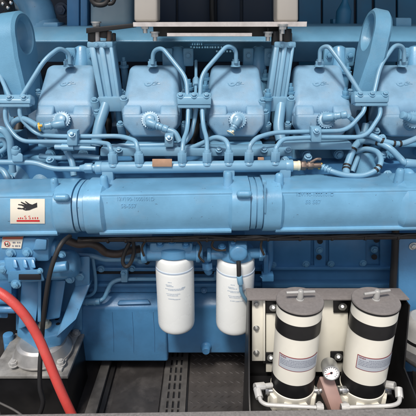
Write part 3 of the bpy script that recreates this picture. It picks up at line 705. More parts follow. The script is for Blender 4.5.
# --- oil filter heads under the manifold
mb = MB()
fy = 1.265
def filter_head(xc, kind):
    mb = MB()
    ax = P(xc, 252, fy-.03)
    if kind == 0:
        mb.cyl(P(145, 253, fy-.02), P(203, 253, fy-.02), .024, seg=24, bev=.004)
        mb.cyl(P(142, 253, fy-.02), P(147, 253, fy-.02), .031, seg=24, bev=.003); mb.cyl(P(196, 253, fy-.02), P(200, 253, fy-.02), .029, seg=24, bev=.003)
        mb.pbox(149, 243, 193, 258, fy-.04, .09, .01)
    else:
        mb.cyl(P(208, 254.5, fy-.02), P(265, 253, fy-.02), .0165, seg=24, bev=.003)
        mb.cyl(P(207, 254.5, fy-.02), P(211, 254.5, fy-.02), .022, seg=24, bev=.003); mb.hexa(P(259, 253.4, fy-.02), P(263, 253.4, fy-.02), .023)
        mb.pbox(229, 244.5, 247.5, 261, fy-.06, .10, .008); mb.lathe(P(238.5, 253, fy-.055), TOCAM, [(0, .027), (.006, .027), (.010, .024), (.012, .019), (.0121, .01)], 28)
    c = P(xc, (262, 265)[kind], fy-.06); mb.lathe(V(c.x, fy, c.z+.034), V(0, 0, -1), [(0, .04), (.006, .054), (.024, .0575), (.030, .0575), (.0335, .050)], 48)
    o = part(mb, 'filter_head', 'mid')
    for x, y in (((160, 244), (186, 245), (172, 242)) if kind == 0 else ((222, 247), (233, 243.5))):
        m2 = MB(); m2.bolt(P(x, y, fy-.05), V(0, -.3, 1), .008); part(m2, 'bolt', 'sump', o)
    return c
c0 = filter_head(173, 0); c1 = filter_head(237, 1)
mb = MB(); mb.tube([P(207, 254, fy), P(207, 268, fy+.02), P(209, 272, fy+.03)], .013, smooth=True); mb.hexa(P(207, 262, fy), P(207.5, 268, fy), .018); part(mb, 'drain_pipe', 'sump')
pipe([(216, 273, 1.36), (216, 279, 1.37), (130, 279, 1.37), (118, 279.5, 1.37), (111, 283, 1.365), (104, 299, 1.35), (97, 301.5, 1.34), (74, 302, 1.34)], .0075, 'oil_pipe', 'smooth', .03)
mb = MB(); mb.cyl(P(83, 301.8, 1.34), P(100, 301.6, 1.34), .0115, seg=18, bev=.002); mb.cyl(P(86, 301.8, 1.34), P(88, 301.8, 1.34), .0132, seg=18); mb.cyl(P(94, 301.8, 1.34), P(96, 301.8, 1.34), .0132, seg=18); part(mb, 'hose_ferrule', 'smooth')
pipe([(76, 255.5, 1.34), (94, 256, 1.345), (104, 259.5, 1.35), (150, 259, 1.36)], .0085, 'oil_pipe', 'smooth')
pipe([(92.5, 257, 1.36), (96, 281, 1.36), (95, 293, 1.36), (85, 298, 1.36), (74, 298, 1.36)], .006, 'oil_pipe', 'smooth')
mb = MB(); mb.pbox(121, 270, 127.5, 282.5, 1.352, .03, .003); mb.bolt(P(123.5, 273, 1.352), TOCAM, .007); part(mb, 'pipe_clip', 'smooth')
mb = MB(); mb.pbox(263.5, 255, 268.8, 282, 1.30, .03, .006); mb.pbox(262, 275, 274, 282, 1.29, .03, .004); part(mb, 'side_bracket', 'sump')
pipe([(270, 238, 1.33), (270, 262, 1.33), (266, 274, 1.31), (262, 279, 1.30)], .011, 'oil_pipe', 'sump')
mb = MB(); mb.pbox(137, 243, 143, 258, 1.335, .03, .003); mb.cyl(P(141, 258, 1.33), P(141, 262, 1.33), .012); part(mb, 'side_bracket', 'smooth')

# --- pump at the lower left
mb = MB()
mb.pbox(-14, 238, 49, 262, 1.18, .14, .008)
mb.hull([P(36, 239, 1.165), P(47, 240, 1.165), P(46, 250, 1.165), P(33, 250, 1.165)]+[P(x, y, 1.2) for x, y in ((35, 238), (48, 238), (48, 252), (32, 252))], .004)
mb.cyl(P(48, 248, 1.22), P(58, 248, 1.22), .025, seg=24, bev=.004)
mb.hull([P(4, 257, 1.165), P(36, 257, 1.165), P(6, 275, 1.15), P(34, 275, 1.15), P(4, 257, 1.25), P(36, 257, 1.25), P(6, 275, 1.25), P(34, 275, 1.25)], .006)
mb.pbox(-14, 262, 14, 281, 1.17, .12, .008)
mb.hull([P(8, 271, 1.14), P(41, 269, 1.14), P(8, 283, 1.145), P(45, 281, 1.145), P(8, 271, 1.25), P(41, 269, 1.25), P(8, 283, 1.25), P(45, 281, 1.25)], .005)
for x in (12, 22, 30): mb.hull([P(x, 259, 1.158), P(x+4, 259, 1.158), P(x+1, 268, 1.142), P(x+6, 268, 1.142), P(x, 259, 1.2), P(x+6, 268, 1.2)], .003)
pump = part(mb, 'water_pump', 'mid')
mb = MB(); a_, b_ = P(30, 266, 1.27), P(79, 264, 1.27); r = px(15, 265, 1.27); L_ = (b_-a_).length
mb.lathe(a_, b_-a_, [(0, r*.8), (L_*.3, r*.84), (L_*.42, r*.98), (L_*.46, r), (L_*.80, r), (L_*.90, r*.92), (L_*.97, r*.72), (L_, r*.4)], 36); mb.cyl(P(52, 268, 1.19), P(68, 266, 1.19), .016, seg=20, bev=.005)
part(mb, 'pump_housing', 'mid', pump)
for (x, y, Y, r) in ((11, 252.5, 1.18, .0105), (27.5, 252, 1.18, .0105), (16, 284, 1.145, .010), (4, 268, 1.165, .012), (70, 279, 1.24, .010), (62, 254.5, 1.215, .008), (40, 271, 1.14, .006)):
    mb = MB(); mb.bolt(P(x, y, Y), TOCAM, r); part(mb, 'bolt', 'smooth', pump)
mb = MB(); mb.pbox(18.6, 274.6, 40.5, 280, 1.1385, .004, .0008); part(mb, 'black_plate', 'hole', pump)
q = [P(2.6, 237, 1.177), P(23.2, 236.5, 1.177), P(21.0, 248.6, 1.177), P(1.2, 248.0, 1.177)]
mb = MB(); mb.prism(q, (0, .003, 0)); st2 = part(mb, 'warning_sticker', 'paper', pump)
def quad(pts, Y, m_, name, par): mb = MB(); mb.prism([P(x, y, Y) for x, y in pts], (0, .0015, 0)); part(mb, name, m_, par)
quad([(2.8, 237.2), (23, 236.7), (22.6, 239.3), (2.4, 239.4)], 1.1755, 'brownink', 'sticker_header', pump)
mb = MB(); cc = P(7, 244, 1.1755); mb.prism([cc+V(.0085*math.cos(k*.2618), 0, .0085*math.sin(k*.2618)) for k in range(24)], (0, .0015, 0)); part(mb, 'no_touch_ring', 'redink', pump)
mb = MB(); cc = P(7, 244, 1.1745); mb.prism([cc+V(.0068*math.cos(k*.2618), 0, .0068*math.sin(k*.2618)) for k in range(24)], (0, .0015, 0)); part(mb, 'no_touch_disc', 'paper', pump)
o = P(4.9, 245.9, 1.1735); part(text_mb('H', px(5.4, 244, 1.17), lambda a, b_, c: o+V(a, -c, b_), .0002), 'no_touch_mark', 'ink', pump)
mb = MB()
for y, xs in ((242, (12.5, 14, 17, 19)), (245.4, (12.2, 15, 16.5, 18.6))):
    for x in xs: mb.pbox(x, y, x+1, y+1.2, 1.1755, .001)
part(mb, 'sticker_print', 'darkprint', pump)
# deeper shapes behind and left
mb = MB(); mb.pbox(-20, 281, 12, 312, 1.30, .2, .01); mb.cyl(P(-4, 299, 1.24), P(14, 299, 1.24), .017, seg=18, bev=.003); mb.cyl(P(-4, 309, 1.24), P(16, 309, 1.24), .014, seg=18, bev=.003); mb.hull([P(-10, 290, 1.25), P(8, 290, 1.25), P(8, 318, 1.25), P(-10, 318, 1.25), P(-10, 290, 1.3), P(8, 318, 1.3)], .005); part(mb, 'side_casting', 'sump')
mb = MB(); mb.cyl(P(8, 334, 1.33), P(11, 358, 1.33), .018, seg=18, bev=.004); mb.pbox(4, 345, 16, 352, 1.31, .06, .004); part(mb, 'side_stub', 'sump')

# --- engine mounting bracket
mb = MB()
mb.hull([P(75, 257, 1.31), P(90, 256, 1.31), P(90, 285, 1.30), P(75, 288, 1.30)]+[P(x, y, 1.36) for x, y in ((75, 257), (90, 256), (90, 285), (75, 288))], .006)
aq = [P(75, 286, 1.30), P(90.5, 284, 1.30), P(76, 320, 1.235), P(55, 339, 1.215)]
mb.hull(aq+[p+V(0, .035, 0) for p in aq], .006)
# foot: polygon plate with sloping front edge
ft = [(17, 333), (38, 347.5), (61, 342.5), (78, 318), (70, 311), (22, 312)]
zf = CZ-1.05+.060
mb.hull([PZ(x, y-9, zf+.040) for x, y in ft]+[PZ(x, y+3.5, zf-.004) for x, y in ft], .006)
# webs
mb.hull([P(22, 280, 1.28), P(41, 280, 1.28), P(18, 330, 1.22), P(36, 322, 1.22), P(22, 280, 1.36), P(41, 280, 1.36), P(18, 325, 1.36), P(36, 320, 1.36)], .006)
mb.hull([P(52, 280, 1.30), P(66, 280, 1.30), P(46, 320, 1.26), P(60, 318, 1.26), P(52, 280, 1.36), P(66, 280, 1.36), P(46, 320, 1.36), P(60, 318, 1.36)], .006)
mb.hull([P(38, 278, 1.25), P(41.5, 278, 1.25), P(37.5, 322, 1.20), P(41, 322, 1.20), P(38, 278, 1.36), P(41.5, 278, 1.36), P(37.5, 322, 1.36), P(41, 322, 1.36)], .003)
mb.pbox(16, 278, 82, 330, 1.355, .05)
brk = part(mb, 'mounting_bracket', 'mid')
mb = MB(); mb.bolt(P(81, 274.5, 1.31), TOCAM, .015); part(mb, 'bolt', 'smooth', brk)
p = PZ(45, 325.5, zf+.040); mb = MB(); mb.lathe(p, V(0, 0, 1), [(0, .022), (.006, .022), (.008, .019)], 24); mb.hexa(p+V(0, 0, .006), p+V(0, 0, .022), .016); part(mb, 'foot_nut', 'ivory', brk)
for (x, y) in ((58, 324), (57, 319)):
    p = PZ(x, y, zf+.040); mb = MB(); mb.cyl(p-V(0, 0, .004), p+V(0, 0, .0015), .007, seg=16); part(mb, 'foot_hole', 'hole', brk)

# ================================================================ MOUNT AND PEDESTAL
zp = CZ-1.05
fr = PZ(65.5, 376, zp); bk = PZ(86.5, 333, zp); XR = (fr.x+bk.x)/2; y0, y1 = fr.y, bk.y
ped = thing('mount_pedestal', (-.62, 1.25, 0), 'black box pedestal with scuffed grey steel top under the engine mount', 'pedestal')
mb = MB(); XL = PZ(-2, 376, zp).x-.03
mb.box(((XR+XL)/2, (y0+y1)/2, (zp-.012)/2), (XR-XL-.012, y1-y0-.012, zp-.014), .003); mb.build('pedestal_body', M['black'], ped)
mb = MB(); mb.box(((XR+XL)/2, (y0+y1)/2, zp-.006), (XR-XL, y1-y0, .012), .002); mb.build('top_plate', M['pedtop'], ped)
mcx = PZ(44, 353, zp)
mt = thing('engine_mount', (mcx.x, mcx.y, zp), 'conical silver anti-vibration mount bolted on a pale square plate under the blue foot', 'engine mount')
q = [PZ(8, 366, zp), PZ(62, 372.5, zp), PZ(81, 331, zp), PZ(33, 331, zp)]
mb = MB(); mb.prism([p+V(0, 0, .0005) for p in q], (0, 0, .010), .002); mb.build('base_plate', M['palegrey'], mt)
hz = zf-zp-.002
rb_ = px(28.5, 352, mcx.y); mb = MB(); mb.lathe(V(mcx.x, mcx.y, zp+.010), V(0, 0, 1), [(0, rb_), (.005, rb_*1.01), (.0055, rb_*.975), (max(.03, hz-.018), rb_*.83), (max(.031, hz-.017), rb_*.80), (max(.036, hz-.010), rb_*.72)], 64); mb.build('mount_cone', M['alu'], mt, smooth=18)
mb = MB(); mb.lathe(V(mcx.x, mcx.y, zp+max(.03, hz-.012)), V(0, 0, 1), [(0, rb_*.6), (.011, rb_*.6)], 40); mb.build('rubber_core', M['rubber'], mt)
for x, y in ((14, 365), (61, 364), (76, 334)):
    p = PZ(x, y, zp+.011); mb = MB(); mb.cyl(p, p+V(0, 0, .003), .016, seg=24); mb.hexa(p+V(0, 0, .003), p+V(0, 0, .014), .0125); mb.cyl(p+V(0, 0, .014), p+V(0, 0, .017), .007, seg=14); mb.build('bolt', M['palegrey'], mt)

# ================================================================ OIL FILTERS (spin-on)
def oil_filter(c, ztop, zbot, label):
    t = thing('oil_filter', (c.x, fy, zbot), label, 'oil filter', 'spin-on oil filters under the manifold')
    r = px(18.6, 300, fy); h = ztop-zbot; o = V(c.x, fy, zbot)
    mb = MB(); pr = [(0, r*.74), (.002, r*.84), (.006, r*.92), (.012, r*.97), (.020, r*.995), (.03, r), (h*.80, r), (h*.83, r*.99), (h*.845, r*.965), (h*.86, r*.975), (h*.95, r*.965), (h*.985, r*.93), (h, r*.86)]
    can = mb.lathe(o, V(0, 0, 1), pr, 64).build('filter_can', M['white'], t)
    mb = MB(); mb.lathe(o, V(0, 0, 1), [(h*.832, r*.9), (h*.834, r*1.004), (h*.85, r*1.004), (h*.852, r*.9)], 64); mb.build('painted_band', M['faint'], t)
    mb = MB(); random.seed(int(1000*abs(c.x)))
    def cp(a_, z, off=.0006): return o+V((r+off)*math.sin(a_), -(r+off)*math.cos(a_), z)
    for (zz, a0, a1) in ((.735, -.30, -.10), (.70, -.42, -.12), (.685, -.38, .0), (.66, .40, .62), (.65, -.45, .55), (.635, -.3, .45), (.585, -.4, .32), (.565, -.35, .2), (.52, -.3, -.05), (.515, -.02, .33)):
        a_ = a0
        while a_ < a1:
            wd = random.uniform(.02, .06); hh = .0028
            n = 3; vs = [cp(a_+wd*i/n, h*zz) for i in range(n+1)]+[cp(a_+wd*i/n, h*zz+hh) for i in range(n+1)]
            mb.raw(vs, [(i, i+1, n+2+i, n+1+i) for i in range(n)]); a_ += wd+random.uniform(.012, .03)
    mb.build('printed_text', M['faint'], can)
    return t
oil_filter(c0, P(173, 262, fy-.06).z, P(173, 337.5, fy-.06).z+.002, 'white spin-on oil filter hanging clear in the middle, left of the other white filter')
oil_filter(c1, P(236, 265, fy-.06).z, P(237, 338.5, fy-.06).z+.002, 'white spin-on oil filter partly hidden by the black box, with a cable dangling in front')
# cable in front of the second filter
mb = MB(); mb.tube([P(238.5, 261, 1.19), P(238.8, 268, 1.185), P(239, 277, 1.185)], .0068, smooth=True); w1 = mb
lead = thing('sensor_lead', P(239, 270, 1.185), 'short sensor lead with black boot dangling over the right white filter', 'cable')
w1.build('boot', M['rubber'], lead)
mb = MB(); mb.tube([P(239, 275, 1.185), P(240.5, 283, 1.185), P(241.5, 292, 1.19), P(246, 300, 1.20), P(249, 304, 1.22)], .0055, smooth=True); mb.build('wire', M['pipe'], lead)
mb = MB(); mb.cyl(P(239.3, 276, 1.183), P(240.6, 284, 1.183), .009, seg=16, bev=.002); mb.build('sleeve', M['pipe'], lead)

# ================================================================ WIRING
loom = thing('wiring_loom', P(230, 240, 1.2), 'dark brown wiring loom strapped along the underside of the blue manifold', 'wiring loom')
mb = MB(); mb.tube([P(78, 240.5, 1.20), P(120, 239.5, 1.2), P(170, 240, 1.2), P(215, 238.8, 1.2), P(260, 238.6, 1.2), P(310, 238, 1.2), P(360, 237.5, 1.2), P(430, 236.5, 1.2)], .0068, smooth=True); mb.build('cable_bundle', M['brown'], loom)
random.seed(11)
for k in range(4):
    mb = MB(); mb.tube([P(x, 239.6-(x-78)*4/350+random.uniform(-1.6, 1.6), 1.196+random.uniform(-.006, .006)) for x in range(78, 432, 22)], .0034, smooth=True, seg=8); mb.build('strand', M['rubber' if k % 2 else 'brown'], loom)
for pts in ([(197, 240), (201, 247), (199, 256), (204, 262)], [(214, 239), (212, 246), (217, 250), (226, 250)], [(146, 240), (142, 248), (144, 256)], [(262, 239), (261, 247), (264, 255)]):
    mb = MB(); mb.tube([P(x, y, 1.205) for x, y in pts], .0036, smooth=True, seg=8); mb.build('branch_wire', M['brown'], loom)
mb = MB(); mb.tube([P(78, 238.8, 1.215), P(140, 238.6, 1.215), P(215, 237, 1.215), P(300, 236.5, 1.215), P(430, 234.5, 1.215)], .006, smooth=True); mb.build('cable_bundle', M['brown'], loom)
for x in (108, 126, 145, 172, 207, 235, 268, 300, 332, 365, 398):
    mb = MB(); y = 240.5-(x-78)*4/350; mb.cyl(P(x-1.2, y, 1.2), P(x+1.2, y, 1.2), .0095, seg=12, bev=.001); mb.build('strap', M['brown'], loom)
mb = MB(); mb.tube([P(133, 240, 1.22), P(134, 252, 1.23), P(130.5, 263, 1.23), P(126, 266.5, 1.23), P(122.8, 262, 1.23), P(124.5, 253, 1.23), P(130, 242, 1.23)], .006, smooth=True); mb.build('hanging_loop', M['rubber'], loom)
mb = MB()
pth = [P(66, 240, 1.22), P(78, 244, 1.23), P(90, 243.5, 1.24), P(99, 247, 1.25), P(106, 252.5, 1.26), P(118, 254, 1.27), P(130, 250.5, 1.28), P(140, 249, 1.29)]
mb.tube(pth, .0125, smooth=True, seg=18)
tag(mb.build('sleeved_conduit', M['corr'], None, P(100, 250, 1.25)), 'thick brown sleeved conduit curving out below the manifold joint', 'conduit')
mb = MB(); mb.tube([P(70, 236, 1.17), P(62, 243, 1.13), P(55, 257, 1.11), P(48.5, 280, 1.10), (P(43.5, 318, 1.10)), P(41.5, 345, 1.08), P(40, 366, 1.06), P(40, 388, 1.04), P(43, 403, 1.03), P(38, 418, 1.02), P(32, 428, 1.01)], .0066, smooth=True, seg=14)
tag(mb.build('black_cable', M['rubber'], None, P(43, 330, 1.1)), 'thin black cable hanging down past the pump beside the red hose', 'cable')
mb = MB(); mb.tube([P(-30, 285, 1.08), P(-8, 289, 1.08), P(9, 299, 1.07), P(24.5, 315, 1.06), P(37.5, 336, 1.05), P(48.5, 361, 1.03), P(60, 389, 1.01), P(71.5, 414, .99), P(79, 430, .98)], px(4.7, 360, 1.04), smooth=True, seg=24)
tag(mb.build('red_hose', M['red'], None, P(40, 350, 1.04)), 'thick red rubber hose curving across the lower left corner', 'hose')
mb = MB(); mb.tube([P(-10, 398, 1.06), P(2, 404, 1.05), P(14, 410, 1.04), P(26, 418, 1.02)], .0035, smooth=True)
tag(mb.build('grey_wire', M['strip'], None, P(5, 405, 1.05)), 'thin grey wire crossing the bottom left corner below the pedestal', 'wire')
mb = MB(); mb.tube([P(395.5, 228, 1.26), P(395, 250, 1.27), P(393.5, 275, 1.28), P(392, 300, 1.29)], .0115, smooth=True)
tag(mb.build('black_conduit', M['rubber'], None, P(394, 270, 1.28)), 'black conduit dropping vertically beside the blue panel at the right edge', 'conduit')
# right-hand panel and the partly seen canister
rp = thing('blue_side_panel', P(408, 300, 1.25), 'plain blue sheet panel at the right edge beside the black conduit', 'panel')
mb = MB(); mb.pbox(398.5, 234, 470, 372, 1.29, .03, .004); mb.build('panel_sheet', M['sump'], rp)
mb = MB(); mb.bolt(P(413, 246, 1.288), TOCAM, .009); mb.build('bolt', M['steel'], rp)
gc = thing('grey_canister', P(412, 360, 1.22), 'pale grey canister with a black band half cut off at the right edge', 'canister')
a_ = P(419, 352, 1.22); b_ = P(419, 318, 1.22); r = px(19, 335, 1.22); L_ = (b_-a_).length; b_ = V(a_.x, a_.y, b_.z)
mb = MB(); mb.lathe(a_, b_-a_, [(0, r*1.02), (L_*.8, r), (L_*.93, r*.93), (L_, r*.75)], 48); mb.build('canister_body', M['palegrey'], gc)
mb = MB(); mb.lathe(a_, b_-a_, [(L_*.42, r*.9), (L_*.421, r*1.02), (L_*.50, r*1.02), (L_*.501, r*.9)], 48); mb.build('band', M['black'], gc)
mb = MB(); mb.hull([P(394, 350, 1.15), P(399, 346, 1.2), P(430, 372, 1.0), P(430, 362, 1.05), P(394, 354, 1.15), P(430, 378, 1.0)], .003); mb.hull([P(412, 370, 1.15), P(430, 378, 1.10), P(412, 400, 1.15), P(430, 410, 1.1), P(412, 385, 1.3)], .003)
tag(mb.build('grey_bar', M['strip'], None, P(405, 360, 1.1)), 'grey painted steel bar slanting behind the black box at right edge', 'bar')

# ================================================================ FLOOR PLATES
z = .004
X0, X1 = -.166, -.079; yf, yb = .96, 1.75
vp = MB()
cols = [(-.146, -.1385), (-.1265, -.119), (-.107, -.0995)]
xs = [X0]+[k for c in cols for k in c]+[X1]
rows = []; yy = PZ(175, 406.5, 0).y
rows_c = [PZ(175, v_, 0).y for v_ in (415, 406.4, 396.8, 388, 379.7, 371.8, 364)]
rows_c += [rows_c[-1]+.047*k for k in range(1, 4)]
ys = [yf]
for c in rows_c: ys += [c-.0165, c+.0165]
ys.append(yb)
b = bmesh.new(); g = [[b.verts.new((x, y, z+.006)) for x in xs] for y in ys]
for j in range(len(ys)-1):
    for i in range(len(xs)-1):
        if i % 2 == 1 and j % 2 == 1: continue
        b.faces.new((g[j][i], g[j][i+1], g[j+1][i+1], g[j+1][i]))
r_ = bmesh.ops.extrude_face_region(b, geom=b.faces[:]); bmesh.ops.translate(b, vec=(0, 0, -.005), verts=[v for v in r_['geom'] if isinstance(v, bmesh.types.BMVert)])
bmesh.ops.recalc_face_normals(b, faces=b.faces); vp.bm(b)
tag(vp.build('slotted_plate', M['strip'], None, (-.12, 1.3, 0)), 'grey steel floor plate with three columns of slots between the dark floor plates', 'vent plate')
hp = MB(); hp.box((-.1205, 1.3, .0022), (.075, .62, .002)); tag(hp.build('drain_channel', M['hole'], None, (-.12, 1.3, 0)), 'black drain channel seen through the slots of the floor plate', 'channel')
tp = thing('tread_plate', (.03, 1.3, 0), 'brownish diamond tread floor plate with a dark wet patch', 'floor plate')
mb = MB(); mb.box((.05, 1.36, z), (.252, .80, .006), .001); mb.build('plate_sheet', M['tread'], tp)
mb = MB()
for j in range(30):
    for i in range(11):
        x = -.060+i*.0245+(.01225 if j % 2 else 0); y = .985+j*.0245
        if x > .168: continue
        a_ = R(40) if j % 2 else R(-40); d = V(math.cos(a_), math.sin(a_), 0); n = V(-d.y, d.x, 0); c = V(x, y, z+.003)
        mb.raw([c-d*.0125, c+n*.0033, c+d*.0125, c-n*.0033, c-d*.006+V(0, 0, .0024), c+d*.006+V(0, 0, .0024)], [(0, 3, 4), (0, 4, 1), (1, 4, 5), (1, 5, 2), (2, 5, 3), (3, 5, 4)])
mb.build('tread_pattern', M['tread'], tp)
mb = MB(); mb.box(((-.34+X0-.006)/2, 1.36, z), ((X0-.006)+.34, .80, .006), .001); tag(mb.build('dark_plate', M['plate'], None, (-.25, 1.36, 0)), 'stained black steel floor plate between the pedestal and the slotted plate', 'floor plate')
mb = MB(); mb.box((-.0745, 1.36, .006), (.006, .80, .010), .001); tag(mb.build('seam_strip', M['black'], None, (-.0745, 1.36, 0)), 'thin black seam strip between slotted plate and tread plate', 'strip')
qa, qb, qc, qd = PZ(101, 364, .03), PZ(110, 364, .03), PZ(95, 417, .03), PZ(83, 417, .03)
ex = (qd-qa)*.6
mb = MB(); q = [qa-(qd-qa)*1.2, qb-(qc-qb)*1.2, qc+(qc-qb)*.8, qd+(qd-qa)*.8]; mb.prism(q, (0, 0, -.028), .002); tag(mb.build('angle_strip', M['strip'], None, (qa.x, qa.y, .002)), 'worn grey steel strip on the floor along the right side of the black pedestal', 'steel strip')
mb = MB(); d_ = V(.012, 0, 0); q2 = [q[1]+d_*.2, q[1]+d_*1.6, q[2]+d_*1.6, q[2]+d_*.2]; mb.prism([V(p.x, p.y, .014) for p in q2], (0, 0, -.011)); tag(mb.build('seam_strip', M['black'], None, (qb.x, qb.y, .003)), 'black rubber strip beside the worn grey floor strip', 'strip')

# ================================================================ FUEL FILTER BOX
zl = CZ-.75
XL_, XR_ = .119, .584
ya, yb2 = 1.132, 1.192
bx = thing('filter_box', (.35, 1.12, 0), 'open black steel box with a dusty grey top ledge holding the two cream filters', 'filter housing')
mb = MB(); mb.hull([V(XL_-.004, ya, zl), V(XL_-.004, yb2, zl), V(XR_, yb2, zl), V(XR_+.004, ya-.004, zl+.004)]+[V(XL_-.004, ya, zl-.006), V(XL_-.004, yb2, zl-.006), V(XR_, yb2, zl-.006), V(XR_+.004, ya-.004, zl-.002)], .0012); mb.build('top_ledge', M['ledge'], bx)
mb = MB(); mb.box(((XL_+XR_)/2, yb2-.003, (zl-.008)/2), (XR_-XL_-.006, .005, zl-.010)); mb.build('back_sheet', M['black'], bx)
for X, w0 in ((XL_, .94), (XR_-.003, .95)):
    mb = MB(); pts = [V(X, yb2-.007, .01), V(X, yb2-.007, zl-.008), V(X, ya, zl-.008), V(X, ya-.05, zl-.15), V(X, ya-.10, .24), V(X, ya-.16, .20), V(X, ya-.16, .01)] if X < .3 else [V(X, yb2-.007, .01), V(X, yb2-.007, zl-.008), V(X, ya-.02, zl-.008), V(X, ya-.06, zl-.20), V(X, .95, .27), V(X, .95, .01)]
    mb.prism(pts, (.004, 0, 0)); mb.build('side_sheet', M['black'], bx)
mb = MB(); mb.box(((XL_+XR_)/2, 1.06, .168), (XR_-XL_-.012, .24, .006)); mb.build('bottom_sheet', M['black'], bx)
# cream mounting boards
cy_ = ya+.022
mb = MB(); mb.pbox(252, 299.5, 263.5, 361, cy_, .006, .001); mb.pbox(263.3, 299.5, 265.3, 361, cy_-.012, .018, .001); sp = mb.build('edge_strip', M['cream'], bx)
for y in (303.5, 328, 352.5):
    mb = MB(); mb.bolt(P(256.3, y, cy_), TOCAM, .0068); mb.build('bolt', M['steel'], sp)
mb = MB(); mb.pbox(266, 300.5, 348, 372, cy_+.004, .006, .001); bd = mb.build('mounting_board', M['cream'], bx)
for (x, y, s) in ((272, 307.5, 7), (341, 306.5, 7.5), (337, 357, 6.5), (269.5, 358, 6.5)):
    mb = MB(); mb.pbox(x-s, y-s*.8, x+s, y+s*.9, cy_-.002, .006, .003); k = mb.build('mounting_pad', M['black'], bx)
    mb = MB(); mb.bolt(P(x+1.5, y, cy_-.003), TOCAM, .0088); mb.cyl(P(x+1.5, y, cy_), P(x+1.5, y, cy_-.022), .0045, seg=12); mb.build('bolt', M['steel'], k)

# the two cream canisters
CY = 1.071
def zrow(y, Y): return P(208, y, Y).z
def canister(xtop, label, tbar_rot):
    c = P(xtop, 299.5, CY); r = .0632; ztop = c.z; zbase = P(xtop, 417, CY-.06).z; yfz = CY-r
    t = thing('fuel_filter', (c.x, CY, zbase), label, 'fuel filter', 'cream fuel filter canisters in the black box')
    o = V(c.x, CY, 0); up_ = V(0, 0, 1)
    z2, z3, z4, z5 = zrow(327, yfz), zrow(341, yfz), zrow(386, yfz), zrow(399, yfz)
    def seg(name, za, zb_, rr_, m_, par=None, bev=.0):
        mb = MB(); mb.lathe(o+up_*za, up_, [(0, rr_*.97), (.0005, rr_), (zb_-za-.0005, rr_), (zb_-za, rr_*.97)], 72); return mb.build(name, M[m_], par or t)
    body = seg('filter_body', z5-.004, ztop-.012, r, 'cream')
    seg('black_band', z3, z2, r+.0008, 'black'); seg('black_band', z5, z4, r+.0008, 'black')
    mb = MB(); mb.lathe(o+up_*(ztop-.014), up_, [(0, r*.98), (.002, r*1.02), (.004, r*1.03), (.0065, r*1.03), (.0068, r*.98)], 72); mb.build('seal_ring', M['black'], t)
    mb = MB(); mb.lathe(o+up_*(ztop-.007), up_, [(0, r*1.0), (.001, r*1.035), (.005, r*1.035), (.007, r*1.015), (.0071, .02)], 72); lid = mb.build('lid', M['lidgrey'], t)
    mb = MB(); q = o+up_*ztop; mb.lathe(q-up_*.001, up_, [(0, .011), (.003, .0105), (.004, .0085), (.026, .0085), (.030, .0075), (.032, .005)], 24); d = V(math.cos(tbar_rot), math.sin(tbar_rot), 0)
    mb.cyl(q+up_*.0235-d*.040, q+up_*.0235+d*.040, .0042, seg=16, bev=.001); mb.build('t_handle', M['palegrey'], lid)
    # base casting
    hb = z5-zbase; mb = MB(); mb.lathe(o+up_*zbase, up_, [(0, r*.94), (.004, r*.98), (hb-.016, r*1.0), (hb-.010, r*1.035), (hb-.002, r*1.035), (hb-.0005, r*1.0)], 64)
    for a_ in (R(205), R(250), R(290), R(335), R(180), R(0)):
        q = o+V(math.cos(a_)*r*1.0, math.sin(a_)*r*1.0, zbase+hb*.36); mt_ = Matrix.Rotation(a_, 4, 'Z'); mb.box(q, (.020, .024, hb*.72), .003, mt_.to_3x3())
    mb.build('filter_base', M['cream'], t)
    for s in (-1, 1):
        q = o+V(s*r*1.1, -.01, zbase+hb*.72); mb = MB(); mb.cyl(q-V(s*.02, 0, 0), q+V(s*.014, 0, 0), .011, seg=20); mb.hexa(q+V(s*.004, 0, 0), q+V(s*.014, 0, 0), .014); mb.build('port_plug', M['steel'], t)
    # data plate wrapped round the body
    za, zb_ = zrow(372, yfz), zrow(358.5, yfz)
    def cp(a_, z_, off): return o+V((r+off)*math.sin(a_), -(r+off)*math.cos(a_), z_)
    def wrap(mb, a0, a1, z0, z1, off, n=20):
        vs = [cp(a0+(a1-a0)*i/n, z0, off) for i in range(n+1)]+[cp(a0+(a1-a0)*i/n, z1, off) for i in range(n+1)]
        mb.raw(vs, [(i, i+1, n+2+i, n+1+i) for i in range(n)]); return mb
    A0_, A1_ = (-.98, 1.0) if xtop < 330 else (-.80, 1.16)
    pl = wrap(MB(), A0_, A1_, za, zb_, .0008).build('data_plate', M['darkred'], t)
    wrap(MB(), A0_+.03, A1_-.03, za+.0022, zb_-.0022, .0013).build('plate_field', M['labelblue'], pl)
    mb = text_mb('FINEX', .0068, lambda a, b_, k: cp(A0_+.09+a/r, zb_-.0088+b_, .0018), 0); text_mb('FINEX', .0068, lambda a, b_, k: cp(A0_+.094+a/r, zb_-.0088+b_, .0019), 0, mb); mb.build('plate_name', M['darkred'], pl)
    mb = MB(); random.seed(5)
    for j in range(5):
        zz = zb_-.010-j*.0052; a_ = A0_+(.52 if j == 0 else .1)
        while a_ < A1_-.12:
            wd = random.uniform(.02, .07); wrap(mb, a_, a_+wd, zz-.0011, zz+.0011, .0018, 2); a_ += wd+.018
    mb.build('plate_print', M['darkprint'], pl)
    return t, c, zbase
t1_, cA, zbA = canister(300, 'cream fuel filter canister with black bands, next to the cable and white filter', R(4))
t2_, cB, zbB = canister(376, 'cream fuel filter canister with black bands, beside the blue panel at the right edge', R(14))
